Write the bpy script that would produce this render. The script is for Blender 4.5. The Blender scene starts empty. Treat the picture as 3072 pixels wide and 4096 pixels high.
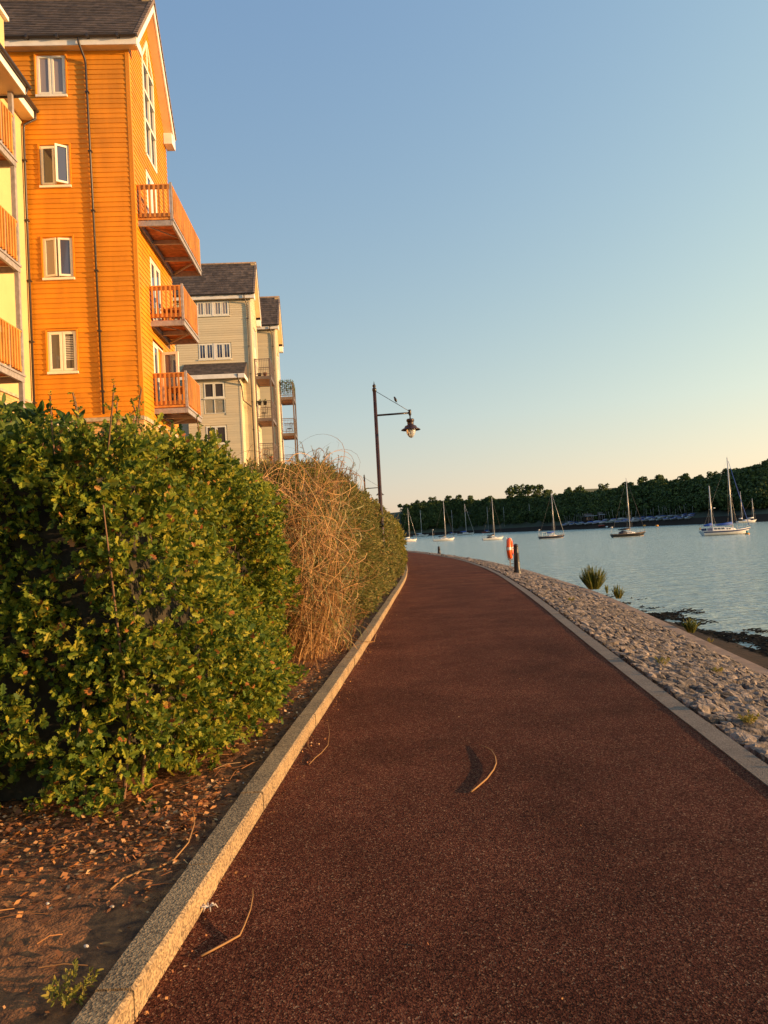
import bpy, math, random
import numpy as np
from mathutils import Vector, Matrix
rad = math.radians
random.seed(7); rng = np.random.default_rng(7)
S = bpy.context.scene
COL = S.collection

# ---------------------------------------------------------------- camera
FPX = 2840.0                       # focal length in photograph pixels (photo 3072 x 4096)
cd = bpy.data.cameras.new('camera'); cam = bpy.data.objects.new('camera', cd); COL.objects.link(cam)
cd.sensor_fit = 'VERTICAL'; cd.sensor_height = 24; cd.lens = 24 * FPX / 4096
cd.clip_start = 0.05; cd.clip_end = 6000
CAM = Vector((0, 0, 1.6))
CR = Matrix.Rotation(rad(91.88), 3, 'X') @ Matrix.Rotation(rad(-3.15), 3, 'Z')
cam.matrix_world = Matrix.Translation(CAM) @ CR.to_4x4()
S.camera = cam
S.render.resolution_x = 768; S.render.resolution_y = 1024

# ---------------------------------------------------------------- light
SUN_EL = 6.5; SUN_BACK = 12.0      # degrees up; degrees behind the camera's right hand
az = rad(-SUN_BACK)
sdir = Vector((math.cos(az) * math.cos(rad(SUN_EL)), math.sin(az) * math.cos(rad(SUN_EL)), math.sin(rad(SUN_EL))))
sl = bpy.data.lights.new('sun', 'SUN'); so = bpy.data.objects.new('sun', sl); COL.objects.link(so)
sl.energy = 3.3; sl.angle = rad(0.5); sl.color = (1.0, 0.58, 0.26)
so.rotation_euler = sdir.to_track_quat('Z', 'Y').to_euler(); so.location = (60, -20, 40)
W = bpy.data.worlds.new('World'); S.world = W; W.use_nodes = True
wn = W.node_tree.nodes; wl = W.node_tree.links
bg = wn['Background']; bg.inputs[1].default_value = 0.15
sky = wn.new('ShaderNodeTexSky'); sky.sky_type = 'NISHITA'; sky.sun_disc = False
sky.sun_elevation = rad(SUN_EL); sky.sun_rotation = rad(90 + SUN_BACK)
sky.air_density = 1.0; sky.dust_density = 0.4; sky.ozone_density = 2.0; sky.altitude = 0
# soft shoulder on the sky's brightness, as the camera's exposure blending gives it
def vm(op, a, b_):
    n = wn.new('ShaderNodeVectorMath'); n.operation = op
    for i, v in ((0, a), (1, b_)):
        if isinstance(v, tuple): n.inputs[i].default_value = v
        else: wl.new(v, n.inputs[i])
    return n.outputs[0]
den = vm('ADD', vm('MULTIPLY', sky.outputs[0], (.434, .613, 2.33)), (1, 1, 1))
res = vm('MULTIPLY', vm('DIVIDE', sky.outputs[0], den), (1.52, 1.65, 4.12))
# dusty warm belt of air close to the horizon
tcw = wn.new('ShaderNodeTexCoord'); spw = wn.new('ShaderNodeSeparateXYZ'); wl.new(tcw.outputs['Generated'], spw.inputs[0])
rw = wn.new('ShaderNodeValToRGB'); wl.new(spw.outputs[2], rw.inputs[0])
for i, (p, c) in enumerate([(0, (1.0, .86, .74)), (.05, (1.0, .92, .83)), (.16, (1, 1, .98)), (.4, (1, 1, 1))]):
    el = rw.color_ramp.elements[i] if i < 2 else rw.color_ramp.elements.new(p); el.position = p; el.color = (*c, 1)
res = vm('MULTIPLY', res, rw.outputs[0])
cbw = wn.new('ShaderNodeCombineXYZ')
for i in range(3): wl.new(spw.outputs[0], cbw.inputs[i])
res = vm('MULTIPLY', res, vm('ADD', vm('MULTIPLY', cbw.outputs[0], (.68, .56, .28)), (1, 1, 1)))   # brighter towards the sun's side
wl.new(res, bg.inputs[0])
S.view_settings.view_transform = 'Standard'; S.view_settings.look = 'None'
S.view_settings.exposure = 1.5; S.view_settings.gamma = 1

# ---------------------------------------------------------------- pixel helpers (survey of the photograph)
def ray(px, py):
    return CR @ Vector(((px - 1536) / FPX, -(py - 2048) / FPX, -1))
def G(px, py, z=0.0):
    r = ray(px, py); return CAM + r * ((z - CAM.z) / r.z)
def at(px, py, Y):
    r = ray(px, py); return CAM + r * (Y / r.y)
def interp(t, T):
    return float(np.interp(t, [a[0] for a in T], [a[1] for a in T]))

# ---------------------------------------------------------------- object helpers
def link(o, parent=None):
    COL.objects.link(o)
    if parent is not None: o.parent = parent
    return o
def tag(o, label=None, cat=None, group=None, kind=None):
    if label: o['label'] = label
    if cat: o['category'] = cat
    if group: o['group'] = group
    if kind: o['kind'] = kind
    return o
def empty(name, loc=(0, 0, 0), rz=0.0):
    o = bpy.data.objects.new(name, None); COL.objects.link(o)
    o.location = loc; o.rotation_euler = (0, 0, rz); o.empty_display_size = 0.2
    return o
def copy_tree(o, parent=None):
    c = o.copy(); COL.objects.link(c)
    if parent is not None: c.parent = parent
    for ch in [x for x in bpy.data.objects if x.parent == o]: copy_tree(ch, c)
    return c

class MB:
    """collects boxes, bars, tubes, lathes; build() links them as one mesh object"""
    def __init__(s): s.v = []; s.f = []; s.sm = []
    def add(s, vs, fs, smooth=False):
        b = len(s.v); s.v += [tuple(x) for x in vs]
        s.f += [[b + i for i in f] for f in fs]; s.sm += [smooth] * len(fs); return s
    def box(s, x0, x1, y0, y1, z0, z1, M=None):
        vs = [Vector((x, y, z)) for z in (z0, z1) for y in (y0, y1) for x in (x0, x1)]
        if M is not None: vs = [M @ v for v in vs]
        return s.add(vs, [(0, 2, 3, 1), (4, 5, 7, 6), (0, 1, 5, 4), (2, 6, 7, 3), (0, 4, 6, 2), (1, 3, 7, 5)])
    def bar(s, a, b, w, h=None, up=(0, 0, 1)):
        h = w if h is None else h
        a, b = Vector(a), Vector(b); d = (b - a).normalized(); u = Vector(up)
        if abs(d.dot(u)) > .98: u = Vector((0, 1, 0))
        r = d.cross(u).normalized(); u = r.cross(d)
        vs = [p + r * (i * w / 2) + u * (j * h / 2) for p in (a, b) for i, j in ((-1, -1), (1, -1), (1, 1), (-1, 1))]
        return s.add(vs, [(0, 1, 2, 3), (7, 6, 5, 4), (0, 4, 5, 1), (1, 5, 6, 2), (2, 6, 7, 3), (3, 7, 4, 0)])
    def tube(s, pts, rs, n=8, cap=True):
        pts = [Vector(p) for p in pts]
        if not hasattr(rs, '__len__'): rs = [rs] * len(pts)
        vs = []; ref = None
        for i, p in enumerate(pts):
            d = (pts[min(i + 1, len(pts) - 1)] - pts[max(i - 1, 0)]).normalized()
            if ref is None:
                ref = Vector((1, 0, 0)) if abs(d.x) < .9 else Vector((0, 1, 0))
            r = (ref - d * ref.dot(d)).normalized(); ref = r; u = d.cross(r)
            vs += [p + (r * math.cos(2 * math.pi * k / n) + u * math.sin(2 * math.pi * k / n)) * rs[i] for k in range(n)]
        fs = [(i * n + k, i * n + (k + 1) % n, (i + 1) * n + (k + 1) % n, (i + 1) * n + k) for i in range(len(pts) - 1) for k in range(n)]
        s.add(vs, fs, True)
        if cap:
            m = len(s.v) - len(vs)
            s.f += [[m + k for k in range(n)][::-1], [m + (len(pts) - 1) * n + k for k in range(n)]]; s.sm += [False, False]
        return s
    def lathe(s, prof, n=16, c=(0, 0, 0)):
        vs = [(c[0] + r * math.cos(2 * math.pi * k / n), c[1] + r * math.sin(2 * math.pi * k / n), c[2] + z) for r, z in prof for k in range(n)]
        return s.add(vs, [(i * n + k, i * n + (k + 1) % n, (i + 1) * n + (k + 1) % n, (i + 1) * n + k) for i in range(len(prof) - 1) for k in range(n)], True)
    def quad(s, a, b, c, d): return s.add([a, b, c, d], [(0, 1, 2, 3)])
    def prism(s, poly, M, t):
        """poly 2D outline; M maps (u,v,w); thickness t along w"""
        n = len(poly)
        vs = [M @ Vector((p[0], p[1], 0)) for p in poly] + [M @ Vector((p[0], p[1], t)) for p in poly]
        return s.add(vs, [tuple(range(n))[::-1], tuple(range(n, 2 * n))] + [(i, (i + 1) % n, n + (i + 1) % n, n + i) for i in range(n)])
    def build(s, name, mat, parent=None, bevel=0):
        me = bpy.data.meshes.new(name); me.from_pydata(s.v, [], s.f)
        me.polygons.foreach_set('use_smooth', s.sm); me.materials.append(mat); me.update()
        o = bpy.data.objects.new(name, me); link(o, parent)
        if bevel:
            b = o.modifiers.new('bevel', 'BEVEL'); b.width = bevel; b.segments = 2; b.limit_method = 'ANGLE'
        return o

def np_mesh(name, V, L, sizes, mat, parent=None, smooth=False):
    me = bpy.data.meshes.new(name)
    V = np.asarray(V, np.float32).reshape(-1, 3); L = np.asarray(L, np.int32).ravel(); sizes = np.asarray(sizes, np.int32)
    me.vertices.add(len(V)); me.vertices.foreach_set('co', V.ravel())
    me.loops.add(len(L)); me.loops.foreach_set('vertex_index', L)
    me.polygons.add(len(sizes))
    st = np.concatenate(([0], np.cumsum(sizes)[:-1])).astype(np.int32)
    me.polygons.foreach_set('loop_start', st)
    try: me.polygons.foreach_set('loop_total', sizes)
    except Exception: pass
    me.polygons.foreach_set('use_smooth', np.full(len(sizes), smooth))
    me.update(calc_edges=True); me.validate()
    mats = mat if isinstance(mat, (list, tuple)) else [mat]
    for m in mats: me.materials.append(m)
    o = bpy.data.objects.new(name, me); link(o, parent); return o

class Proto:
    """a small mesh (one sprig, one stone) that scatter() repeats inside ONE mesh"""
    def __init__(s, V, F):
        s.V = np.array(V, float); s.L = np.array([i for f in F for i in f]); s.n = np.array([len(f) for f in F])
def scatter(protos, items):
    """items: list of (proto index, 3x3 numpy matrix, location)"""
    Vs = []; Ls = []; Ns = []; b = 0
    for k, M, p in items:
        P = protos[k]; Vs.append(P.V @ M.T + p); Ls.append(P.L + b); Ns.append(P.n); b += len(P.V)
    return np.concatenate(Vs), np.concatenate(Ls), np.concatenate(Ns)
def basis(d, roll, s):
    """matrix whose x axis points along d, spun by roll, scaled by s"""
    d = np.array(d, float); d /= np.linalg.norm(d) + 1e-9
    a = np.array([0, 0, 1.]) if abs(d[2]) < .95 else np.array([1., 0, 0])
    y = np.cross(a, d); y /= np.linalg.norm(y); z = np.cross(d, y)
    c, q = math.cos(roll), math.sin(roll)
    return np.stack([d, y * c + z * q, -y * q + z * c], 1) * s

# ---------------------------------------------------------------- materials
def nmat(name): 
    m = bpy.data.materials.new(name); m.use_nodes = True
    return m, m.node_tree.nodes, m.node_tree.links, m.node_tree.nodes['Principled BSDF']
def mat(name, c, rough=.6, var=.12, scale=6.0, bump=0.0, bscale=40.0, metal=0.0, spec=.5, c2=None, stretch=None, island=False, island_amt=.25):
    m, N, L, b = nmat(name)
    b.inputs['Roughness'].default_value = rough; b.inputs['Metallic'].default_value = metal
    b.inputs['Specular IOR Level'].default_value = spec
    tc = N.new('ShaderNodeTexCoord'); mp = N.new('ShaderNodeMapping'); L.new(tc.outputs['Object'], mp.inputs[0])
    if stretch: mp.inputs['Scale'].default_value = stretch
    nz = N.new('ShaderNodeTexNoise'); nz.inputs['Scale'].default_value = scale; nz.inputs['Detail'].default_value = 6
    L.new(mp.outputs[0], nz.inputs['Vector'])
    mx = N.new('ShaderNodeMix'); mx.data_type = 'RGBA'
    if c2 is None: c2 = tuple(x * (1 - var * 2) for x in c); c1 = tuple(min(1, x * (1 + var)) for x in c)
    else: c1 = c
    mx.inputs['A'].default_value = (*c2, 1); mx.inputs['B'].default_value = (*c1, 1)
    cr = N.new('ShaderNodeMapRange'); cr.inputs[1].default_value = .32; cr.inputs[2].default_value = .68
    L.new(nz.outputs[0], cr.inputs[0]); L.new(cr.outputs[0], mx.inputs[0])
    out = mx.outputs['Result']
    if island:
        g = N.new('ShaderNodeNewGeometry'); hs = N.new('ShaderNodeHueSaturation')
        mr = N.new('ShaderNodeMapRange'); mr.inputs[3].default_value = 1 - island_amt; mr.inputs[4].default_value = 1 + island_amt
        L.new(g.outputs['Random Per Island'], mr.inputs[0]); L.new(mr.outputs[0], hs.inputs['Value']); L.new(out, hs.inputs['Color']); out = hs.outputs[0]
    L.new(out, b.inputs['Base Color'])
    if bump:
        n2 = N.new('ShaderNodeTexNoise'); n2.inputs['Scale'].default_value = bscale; n2.inputs['Detail'].default_value = 5
        L.new(mp.outputs[0], n2.inputs['Vector'])
        bp = N.new('ShaderNodeBump'); bp.inputs['Strength'].default_value = bump; bp.inputs['Distance'].default_value = .02
        L.new(n2.outputs[0], bp.inputs['Height']); L.new(bp.outputs[0], b.inputs['Normal'])
    return m
def leafmat(name, cols, rough=.5, trans=.3, spec=.4):
    m, N, L, b = nmat(name)
    g = N.new('ShaderNodeNewGeometry'); cr = N.new('ShaderNodeValToRGB')
    e = cr.color_ramp.elements
    for i, (p, c) in enumerate(cols):
        el = e[i] if i < 2 else e.new(p); el.position = p; el.color = (*c, 1)
    L.new(g.outputs['Random Per Island'], cr.inputs[0]); L.new(cr.outputs[0], b.inputs['Base Color'])
    b.inputs['Roughness'].default_value = rough; b.inputs['Specular IOR Level'].default_value = spec
    t = N.new('ShaderNodeBsdfTranslucent'); hs = N.new('ShaderNodeHueSaturation'); hs.inputs['Value'].default_value = 1.3; hs.inputs['Hue'].default_value = .485
    L.new(cr.outputs[0], hs.inputs['Color']); L.new(hs.outputs[0], t.inputs[0])
    ms = N.new('ShaderNodeMixShader'); ms.inputs[0].default_value = trans
    L.new(b.outputs[0], ms.inputs[1]); L.new(t.outputs[0], ms.inputs[2]); L.new(ms.outputs[0], N['Material Output'].inputs[0])
    return m
M = {}
M['orange'] = mat('orange_board', (.66, .245, .004), .6, .09, 1.6, .15, 30, stretch=(1.6, 1.6, .35), island=True, island_amt=.09)
M['sage'] = mat('sage_board', (.70, .57, .35), .6, .08, .35, .15, 30, c2=(.57, .52, .36), island=True, island_amt=.07)
M['cream_render'] = mat('cream_render', (.56, .43, .20), .8, .03, 2, .2, 120)
M['white'] = mat('white_paint', (.78, .74, .66), .45, .05, 3)
M['upvc'] = mat('window_plastic', (.80, .76, .62), .35, .04, 5)
M['fascia'] = mat('fascia_board', (.80, .77, .70), .5, .06, 3)
M['soffit'] = mat('soffit_board', (.72, .52, .26), .6, .05, 3)
M['roof'] = mat('roof_tile', (.115, .085, .065), .85, .2, 5, .5, 60, c2=(.05, .042, .038), island=True, island_amt=.35)
M['ridge'] = mat('verge_tile', (.20, .15, .12), .85, .2, 8, .3, 60)
M['pipe'] = mat('dark_plastic', (.035, .028, .024), .4, .1, 8)
M['wood'] = mat('balcony_wood', (.56, .235, .04), .55, .15, 5, .2, 40, stretch=(1, 1, .3), island=True, island_amt=.14)
M['deckwood'] = mat('deck_wood', (.42, .15, .05), .6, .2, 8, island=True, island_amt=.25)
M['steel'] = mat('galvanised_steel', (.36, .33, .31), .5, .12, 9, metal=.25)
M['brick'] = None
M['stonecap'] = mat('coping_stone', (.44, .37, .26), .8, .15, 8, .3, 60)
M['iron'] = mat('painted_iron', (.018, .013, .011), .38, .2, 10)
M['brown_steel'] = mat('brown_steel', (.15, .115, .095), .5, .15, 9)
M['rust'] = mat('lamp_paint', (.04, .017, .010), .42, .25, 6, .1, 50)
M['black'] = mat('black_paint', (.015, .014, .014), .45, .1, 9)
M['lifebuoy'] = mat('orange_buoy', (.85, .11, .018), .4, .05, 8)
M['reflect'] = mat('reflective_tape', (.75, .72, .66), .4)
M['terracotta'] = mat('terracotta', (.45, .15, .07), .8, .1, 8)
M['barrel'] = mat('barrel_wood', (.15, .07, .035), .7, .2, 8)
def brickmat(name, c1, c2, mortar, plane):
    m, N, L, b = nmat(name); b.inputs['Roughness'].default_value = .85
    tc = N.new('ShaderNodeTexCoord'); sp = N.new('ShaderNodeSeparateXYZ'); cb = N.new('ShaderNodeCombineXYZ'); L.new(tc.outputs['Object'], sp.inputs[0])
    ad = N.new('ShaderNodeMath'); L.new(sp.outputs[0], ad.inputs[0]); L.new(sp.outputs[1], ad.inputs[1])
    L.new(ad.outputs[0], cb.inputs[0]); L.new(sp.outputs[2], cb.inputs[1])
    br = N.new('ShaderNodeTexBrick'); br.inputs['Scale'].default_value = 1; br.inputs['Brick Width'].default_value = .225; br.inputs['Row Height'].default_value = .075
    br.inputs['Mortar Size'].default_value = .006; br.inputs['Color1'].default_value = (*c1, 1); br.inputs['Color2'].default_value = (*c2, 1); br.inputs['Mortar'].default_value = (*mortar, 1)
    L.new(cb.outputs[0], br.inputs[0]); L.new(br.outputs[0], b.inputs['Base Color'])
    bp = N.new('ShaderNodeBump'); bp.inputs['Strength'].default_value = .6; bp.inputs['Distance'].default_value = .01; bp.invert = True
    L.new(br.outputs['Fac'], bp.inputs['Height']); L.new(bp.outputs[0], b.inputs['Normal'])
    return m
M['brick'] = brickmat('yellow_brick', (.52, .30, .10), (.60, .38, .15), (.30, .20, .10), 0)
def glassmat(name, c, rough=.06):
    m, N, L, b = nmat(name)
    b.inputs['Base Color'].default_value = (*c, 1); b.inputs['Roughness'].default_value = rough; b.inputs['Specular IOR Level'].default_value = .9
    b.inputs['Coat Weight'].default_value = .5; b.inputs['Coat Roughness'].default_value = .02
    return m
M['glass'] = glassmat('window_glass', (.055, .05, .055))
M['glass_blind'] = glassmat('blinded_glass', (.30, .24, .20), .15)
M['glass_blue'] = glassmat('dusk_glass', (.06, .065, .11))
M['panel'] = mat('white_glass_panel', (.55, .58, .58), .3, .03)
# path
def pathmat():
    m, N, L, b = nmat('red_macadam'); b.inputs['Roughness'].default_value = .9; b.inputs['Specular IOR Level'].default_value = .06; b.inputs['Diffuse Roughness'].default_value = 1.0
    tc = N.new('ShaderNodeTexCoord')
    def nz(s, d=3, r=.6):
        n = N.new('ShaderNodeTexNoise'); n.inputs['Scale'].default_value = s; n.inputs['Detail'].default_value = d; n.inputs['Roughness'].default_value = r
        L.new(tc.outputs['Object'], n.inputs['Vector']); return n
    v = N.new('ShaderNodeTexVoronoi'); v.inputs['Scale'].default_value = 150; L.new(tc.outputs['Object'], v.inputs['Vector'])
    cr = N.new('ShaderNodeValToRGB'); e = cr.color_ramp.elements
    cs = [(0, (.026, .010, .006)), (.35, (.084, .024, .013)), (.7, (.142, .043, .023)), (.95, (.21, .086, .043)), (1, (.34, .20, .11))]
    for i, (p, c) in enumerate(cs):
        el = e[i] if i < 2 else e.new(p); el.position = p; el.color = (*c, 1)
    sp = N.new('ShaderNodeSeparateColor'); L.new(v.outputs['Color'], sp.inputs[0]); L.new(sp.outputs[0], cr.inputs[0])
    n1 = nz(.8, 6, .7); mr = N.new('ShaderNodeMapRange'); mr.inputs[1].default_value = .35; mr.inputs[2].default_value = .65; mr.inputs[3].default_value = .70; mr.inputs[4].default_value = 1.30
    L.new(n1.outputs[0], mr.inputs[0])
    hs = N.new('ShaderNodeHueSaturation'); L.new(cr.outputs[0], hs.inputs['Color']); L.new(mr.outputs[0], hs.inputs['Value'])
    L.new(hs.outputs[0], b.inputs['Base Color'])
    n2 = nz(150, 2); n3 = nz(3, 3)
    ad = N.new('ShaderNodeMath'); ad.operation = 'MULTIPLY_ADD'; ad.inputs[1].default_value = .5
    L.new(v.outputs['Distance'], ad.inputs[0]); L.new(n2.outputs[0], ad.inputs[2])
    bp = N.new('ShaderNodeBump'); bp.inputs['Strength'].default_value = .75; bp.inputs['Distance'].default_value = .006
    L.new(ad.outputs[0], bp.inputs['Height'])
    b2 = N.new('ShaderNodeBump'); b2.inputs['Strength'].default_value = .35; b2.inputs['Distance'].default_value = .03
    L.new(n3.outputs[0], b2.inputs['Height']); L.new(b2.outputs[0], bp.inputs['Normal']); L.new(bp.outputs[0], b.inputs['Normal'])
    return m
M['path'] = pathmat()
def aggmat(name, a, bcol, scale=120, bump=.5):
    m, N, L, b = nmat(name); b.inputs['Roughness'].default_value = .88
    tc = N.new('ShaderNodeTexCoord'); v = N.new('ShaderNodeTexVoronoi'); v.inputs['Scale'].default_value = scale; L.new(tc.outputs['Object'], v.inputs['Vector'])
    sp = N.new('ShaderNodeSeparateColor'); L.new(v.outputs['Color'], sp.inputs[0])
    n = N.new('ShaderNodeTexNoise'); n.inputs['Scale'].default_value = 4; n.inputs['Detail'].default_value = 6; L.new(tc.outputs['Object'], n.inputs['Vector'])
    ad = N.new('ShaderNodeMath'); L.new(sp.outputs[0], ad.inputs[0]); L.new(n.outputs[0], ad.inputs[1])
    mr = N.new('ShaderNodeMapRange'); mr.inputs[1].default_value = .5; mr.inputs[2].default_value = 1.5; L.new(ad.outputs[0], mr.inputs[0])
    mx = N.new('ShaderNodeMix'); mx.data_type = 'RGBA'; mx.inputs['A'].default_value = (*a, 1); mx.inputs['B'].default_value = (*bcol, 1)
    L.new(mr.outputs[0], mx.inputs[0]); L.new(mx.outputs['Result'], b.inputs['Base Color'])
    bp = N.new('ShaderNodeBump'); bp.inputs['Strength'].default_value = bump; bp.inputs['Distance'].default_value = .004
    L.new(v.outputs['Distance'], bp.inputs['Height']); L.new(bp.outputs[0], b.inputs['Normal'])
    return m
M['kerb'] = aggmat('kerb_concrete', (.11, .075, .04), (.42, .29, .145))
M['edging'] = aggmat('edging_concrete', (.11, .085, .062), (.23, .18, .13))
M['soil'] = mat('soil', (.36, .145, .045), .95, .2, 18, 1.0, 70, c2=(.07, .028, .010))
M['ground'] = mat('grass_ground', (.09, .10, .04), .95, .2, 2, .5, 20)
M['mortar'] = mat('stone_bedding', (.040, .027, .018), .95, .2, 8, .8, 30)
M['capping'] = mat('concrete_capping', (.27, .18, .12), .9, .15, 3, .6, 25)
M['stone'] = mat('set_stone', (.23, .185, .15), .85, .2, 14, 1.0, 34, c2=(.045, .038, .034), island=True, island_amt=.5)
M['mud'] = mat('shore_mud', (.045, .028, .016), .95, .2, 2.5, 1.0, 14, c2=(.014, .010, .007), spec=.15)
M['weed'] = mat('seaweed', (.012, .010, .006), .85, .3, 6, spec=.1)
M['hill'] = mat('hill_ground', (.05, .06, .03), .95, .2, .02)
M['field'] = mat('field_grass', (.16, .15, .07), .95, .1, .05)
def watermat():
    m, N, L, b = nmat('water'); b.inputs['Base Color'].default_value = (.37, .48, .42, 1); b.inputs['Roughness'].default_value = .15
    b.inputs['Specular IOR Level'].default_value = .5; b.inputs['IOR'].default_value = 1.33
    tc = N.new('ShaderNodeTexCoord'); prev = None
    for sc, st, dist in (((.3, .8, 1), .6, .55), ((1.2, 2.6, 1), 1.0, .22), ((4.5, 9, 1), .9, .06)):
        mp = N.new('ShaderNodeMapping'); mp.inputs['Scale'].default_value = sc; mp.inputs['Rotation'].default_value = (0, 0, rad(-12)); L.new(tc.outputs['Object'], mp.inputs[0])
        n = N.new('ShaderNodeTexNoise'); n.inputs['Scale'].default_value = 1; n.inputs['Detail'].default_value = 3; L.new(mp.outputs[0], n.inputs['Vector'])
        bp = N.new('ShaderNodeBump'); bp.inputs['Strength'].default_value = st; bp.inputs['Distance'].default_value = dist
        L.new(n.outputs[0], bp.inputs['Height'])
        if prev: L.new(prev.outputs[0], bp.inputs['Normal'])
        prev = bp
    L.new(prev.outputs[0], b.inputs['Normal']); return m
M['water'] = watermat()
M['hawthorn'] = leafmat('hawthorn_leaf', [(0, (.035, .07, .012)), (.35, (.10, .155, .018)), (.7, (.22, .25, .022)), (.965, (.38, .33, .035)), (.985, (.38, .16, .04)), (1, (.30, .10, .03))], .55, .35, .22)
M['dogwood'] = leafmat('dark_leaf', [(0, (.03, .06, .015)), (.6, (.06, .11, .02)), (1, (.12, .16, .03))], .5, .3, .2)
M['buddleia'] = leafmat('buddleia_leaf', [(0, (.08, .10, .025)), (.5, (.19, .185, .045)), (.9, (.32, .26, .08)), (1, (.38, .21, .08))], .55, .35, .2)
M['endshrub'] = leafmat('shrub_leaf', [(0, (.10, .11, .02)), (.6, (.23, .22, .035)), (1, (.34, .25, .06))], .55, .35, .2)
M['shade_core'] = mat('inner_shade', (.030, .024, .012), .95, .3, 8, .6, 20)  # near-black brown, stands in for the shade inside the hedges
M['twig'] = mat('twig_bark', (.16, .085, .04), .8, .2, 10)
M['straw'] = leafmat('dry_blade', [(0, (.15, .075, .025)), (.5, (.34, .18, .065)), (1, (.54, .34, .15))], .6, .2, .2)
M['greenblade'] = leafmat('green_blade', [(0, (.08, .09, .02)), (1, (.22, .19, .06))], .5, .25)
M['litter'] = leafmat('dead_leaf', [(0, (.10, .04, .015)), (.5, (.28, .105, .032)), (.9, (.46, .21, .06)), (1, (.55, .36, .18))], .7, .1)
M['wood_far'] = leafmat('woodland_leaf', [(0, (.022, .042, .012)), (.5, (.048, .078, .02)), (1, (.11, .14, .03))], .7, .15, .2)
M['bark'] = mat('bark', (.09, .065, .045), .9, .2, 2)
M['pebble'] = mat('pebble', (.55, .48, .40), .7, .15, 20, island=True)

# ================================================================ SETTING
# left path edge (kerb face) and right path edge, x as a function of distance y
LE = [(-8, -1.75), (0, -1.13), (2.45, -.94), (4.5, -.80), (7.1, -.61), (9.2, -.44), (12, -.23), (15, -.03), (19.4, .28), (25, .65), (32, .94), (38, 1.02), (44, .85), (52, .25), (60, -.7), (70, -2.4), (84, -6.5), (100, -14)]
RE = [(-8, 1.15), (0, 1.85), (4.2, 2.16), (7.2, 2.41), (10.9, 2.74), (13.4, 2.98), (17.7, 3.36), (24.5, 3.86), (30, 4.08), (36.9, 4.12), (42, 3.98), (47.5, 3.58), (56, 2.9), (64, 1.95), (74, .2), (90, -5), (104, -12)]
OE = [(-8, 4.6, -1.1), (0, 5.4, -1.1), (6, 5.95, -1.1), (12.2, 6.45, -1.1), (15.3, 6.72, -1.05), (19.5, 7.12, -1.0), (25, 7.42, -.85), (36, 7.2, -.6), (46, 6.6, -.45), (56, 5.45, -.35), (68, 3.75, -.25), (76.4, 2.4, -.2), (92, -2.5, -.2), (108, -9, -.2)]
def smooth_tab(T, step=.5):
    ys = np.arange(T[0][0], T[-1][0] + .01, step); k = np.ones(7) / 7
    out = []
    for c in range(1, len(T[0])):
        v = np.interp(ys, [t[0] for t in T], [t[c] for t in T]); vp = np.concatenate((v[:3][::-1] * 0 + v[0] - (v[1] - v[0]) * np.arange(3, 0, -1), v, v[-1] + (v[-1] - v[-2]) * np.arange(1, 4)))
        out.append(np.convolve(vp, k, 'valid'))
    return ys, out
ly, (lx,) = smooth_tab(LE); ry, (rx,) = smooth_tab(RE); oy, (ox, oz) = smooth_tab(OE)
xl = lambda y: float(np.interp(y, ly, lx)); xr = lambda y: float(np.interp(y, ry, rx))
xo = lambda y: float(np.interp(y, oy, ox)); zo = lambda y: float(np.interp(y, oy, oz))
def strip(name, ys, cols, m, parent=None):
    """cols(y) -> list of points across; one sheet"""
    rows = [cols(y) for y in ys]; n = len(rows[0]); mb = MB()
    mb.add([p for r in rows for p in r], [(i * n + j, i * n + j + 1, (i + 1) * n + j + 1, (i + 1) * n + j) for i in range(len(rows) - 1) for j in range(n - 1)], True)
    return mb.build(name, m, parent)
ys_all = list(np.arange(-8, 104, 1.0))
o = strip('path', ys_all, lambda y: [(xl(y) + (xr(y) - xl(y)) * t, y, 0) for t in (0, .25, .5, .75, 1)], M['path']); tag(o, kind='structure')
mb = MB()
for yj in (21.4, 23.2, 34.5):
    for k in range(10):
        t0, t1 = k / 10, (k + 1) / 10; f_ = lambda t: (xl(yj) + (xr(yj) - xl(yj)) * t, yj + .03 * math.sin(t * 7 + yj) + .35 * (1 - t)); a_, b_ = f_(t0), f_(t1)
        mb.quad((a_[0], a_[1] - .02, .003), (b_[0], b_[1] - .02, .003), (b_[0], b_[1] + .02, .003), (a_[0], a_[1] + .02, .003))
tag(mb.build('path_joint', M['soil']), kind='structure')
# kerb blocks on the left, edging blocks on the right
mb = MB(); y = -7.6
while y < 60:
    L_ = .915; a, b_ = y + .006, y + L_ - .006
    j = random.uniform(-.004, .004); jz = random.uniform(-.004, .004)
    prof = [(0, -.12), (0, .098), (-.012, .11), (-.128, .112), (-.135, .105), (-.135, -.12)]
    vs = [(xl(q) + px_ + j, q, pz + jz) for q in (a, b_) for px_, pz in prof]; n = 6
    mb.add(vs, [tuple(range(n)), tuple(range(2 * n - 1, n - 1, -1))] + [(i, n + i, n + (i + 1) % n, (i + 1) % n) for i in range(n)])
    y += L_
tag(mb.build('kerb', M['kerb']), kind='structure')
mb = MB(); y = -7.2
while y < 78:
    L_ = .915; a, b_ = y + .003, y + L_ - .003; jz = random.uniform(-.003, .003); W_ = .155
    vs = []
    for q in (a, b_):
        vs += [(xr(q) - .004, q, -.1), (xr(q) - .004, q, .008 + jz), (xr(q) + W_, q, .008 + jz), (xr(q) + W_, q, -.1)]
    mb.add(vs, [(0, 1, 2, 3), (7, 6, 5, 4)] + [(i, 4 + i, 4 + (i + 1) % 4, (i + 1) % 4) for i in range(4)])
    y += L_
tag(mb.build('edging', M['edging']), kind='structure')
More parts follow.
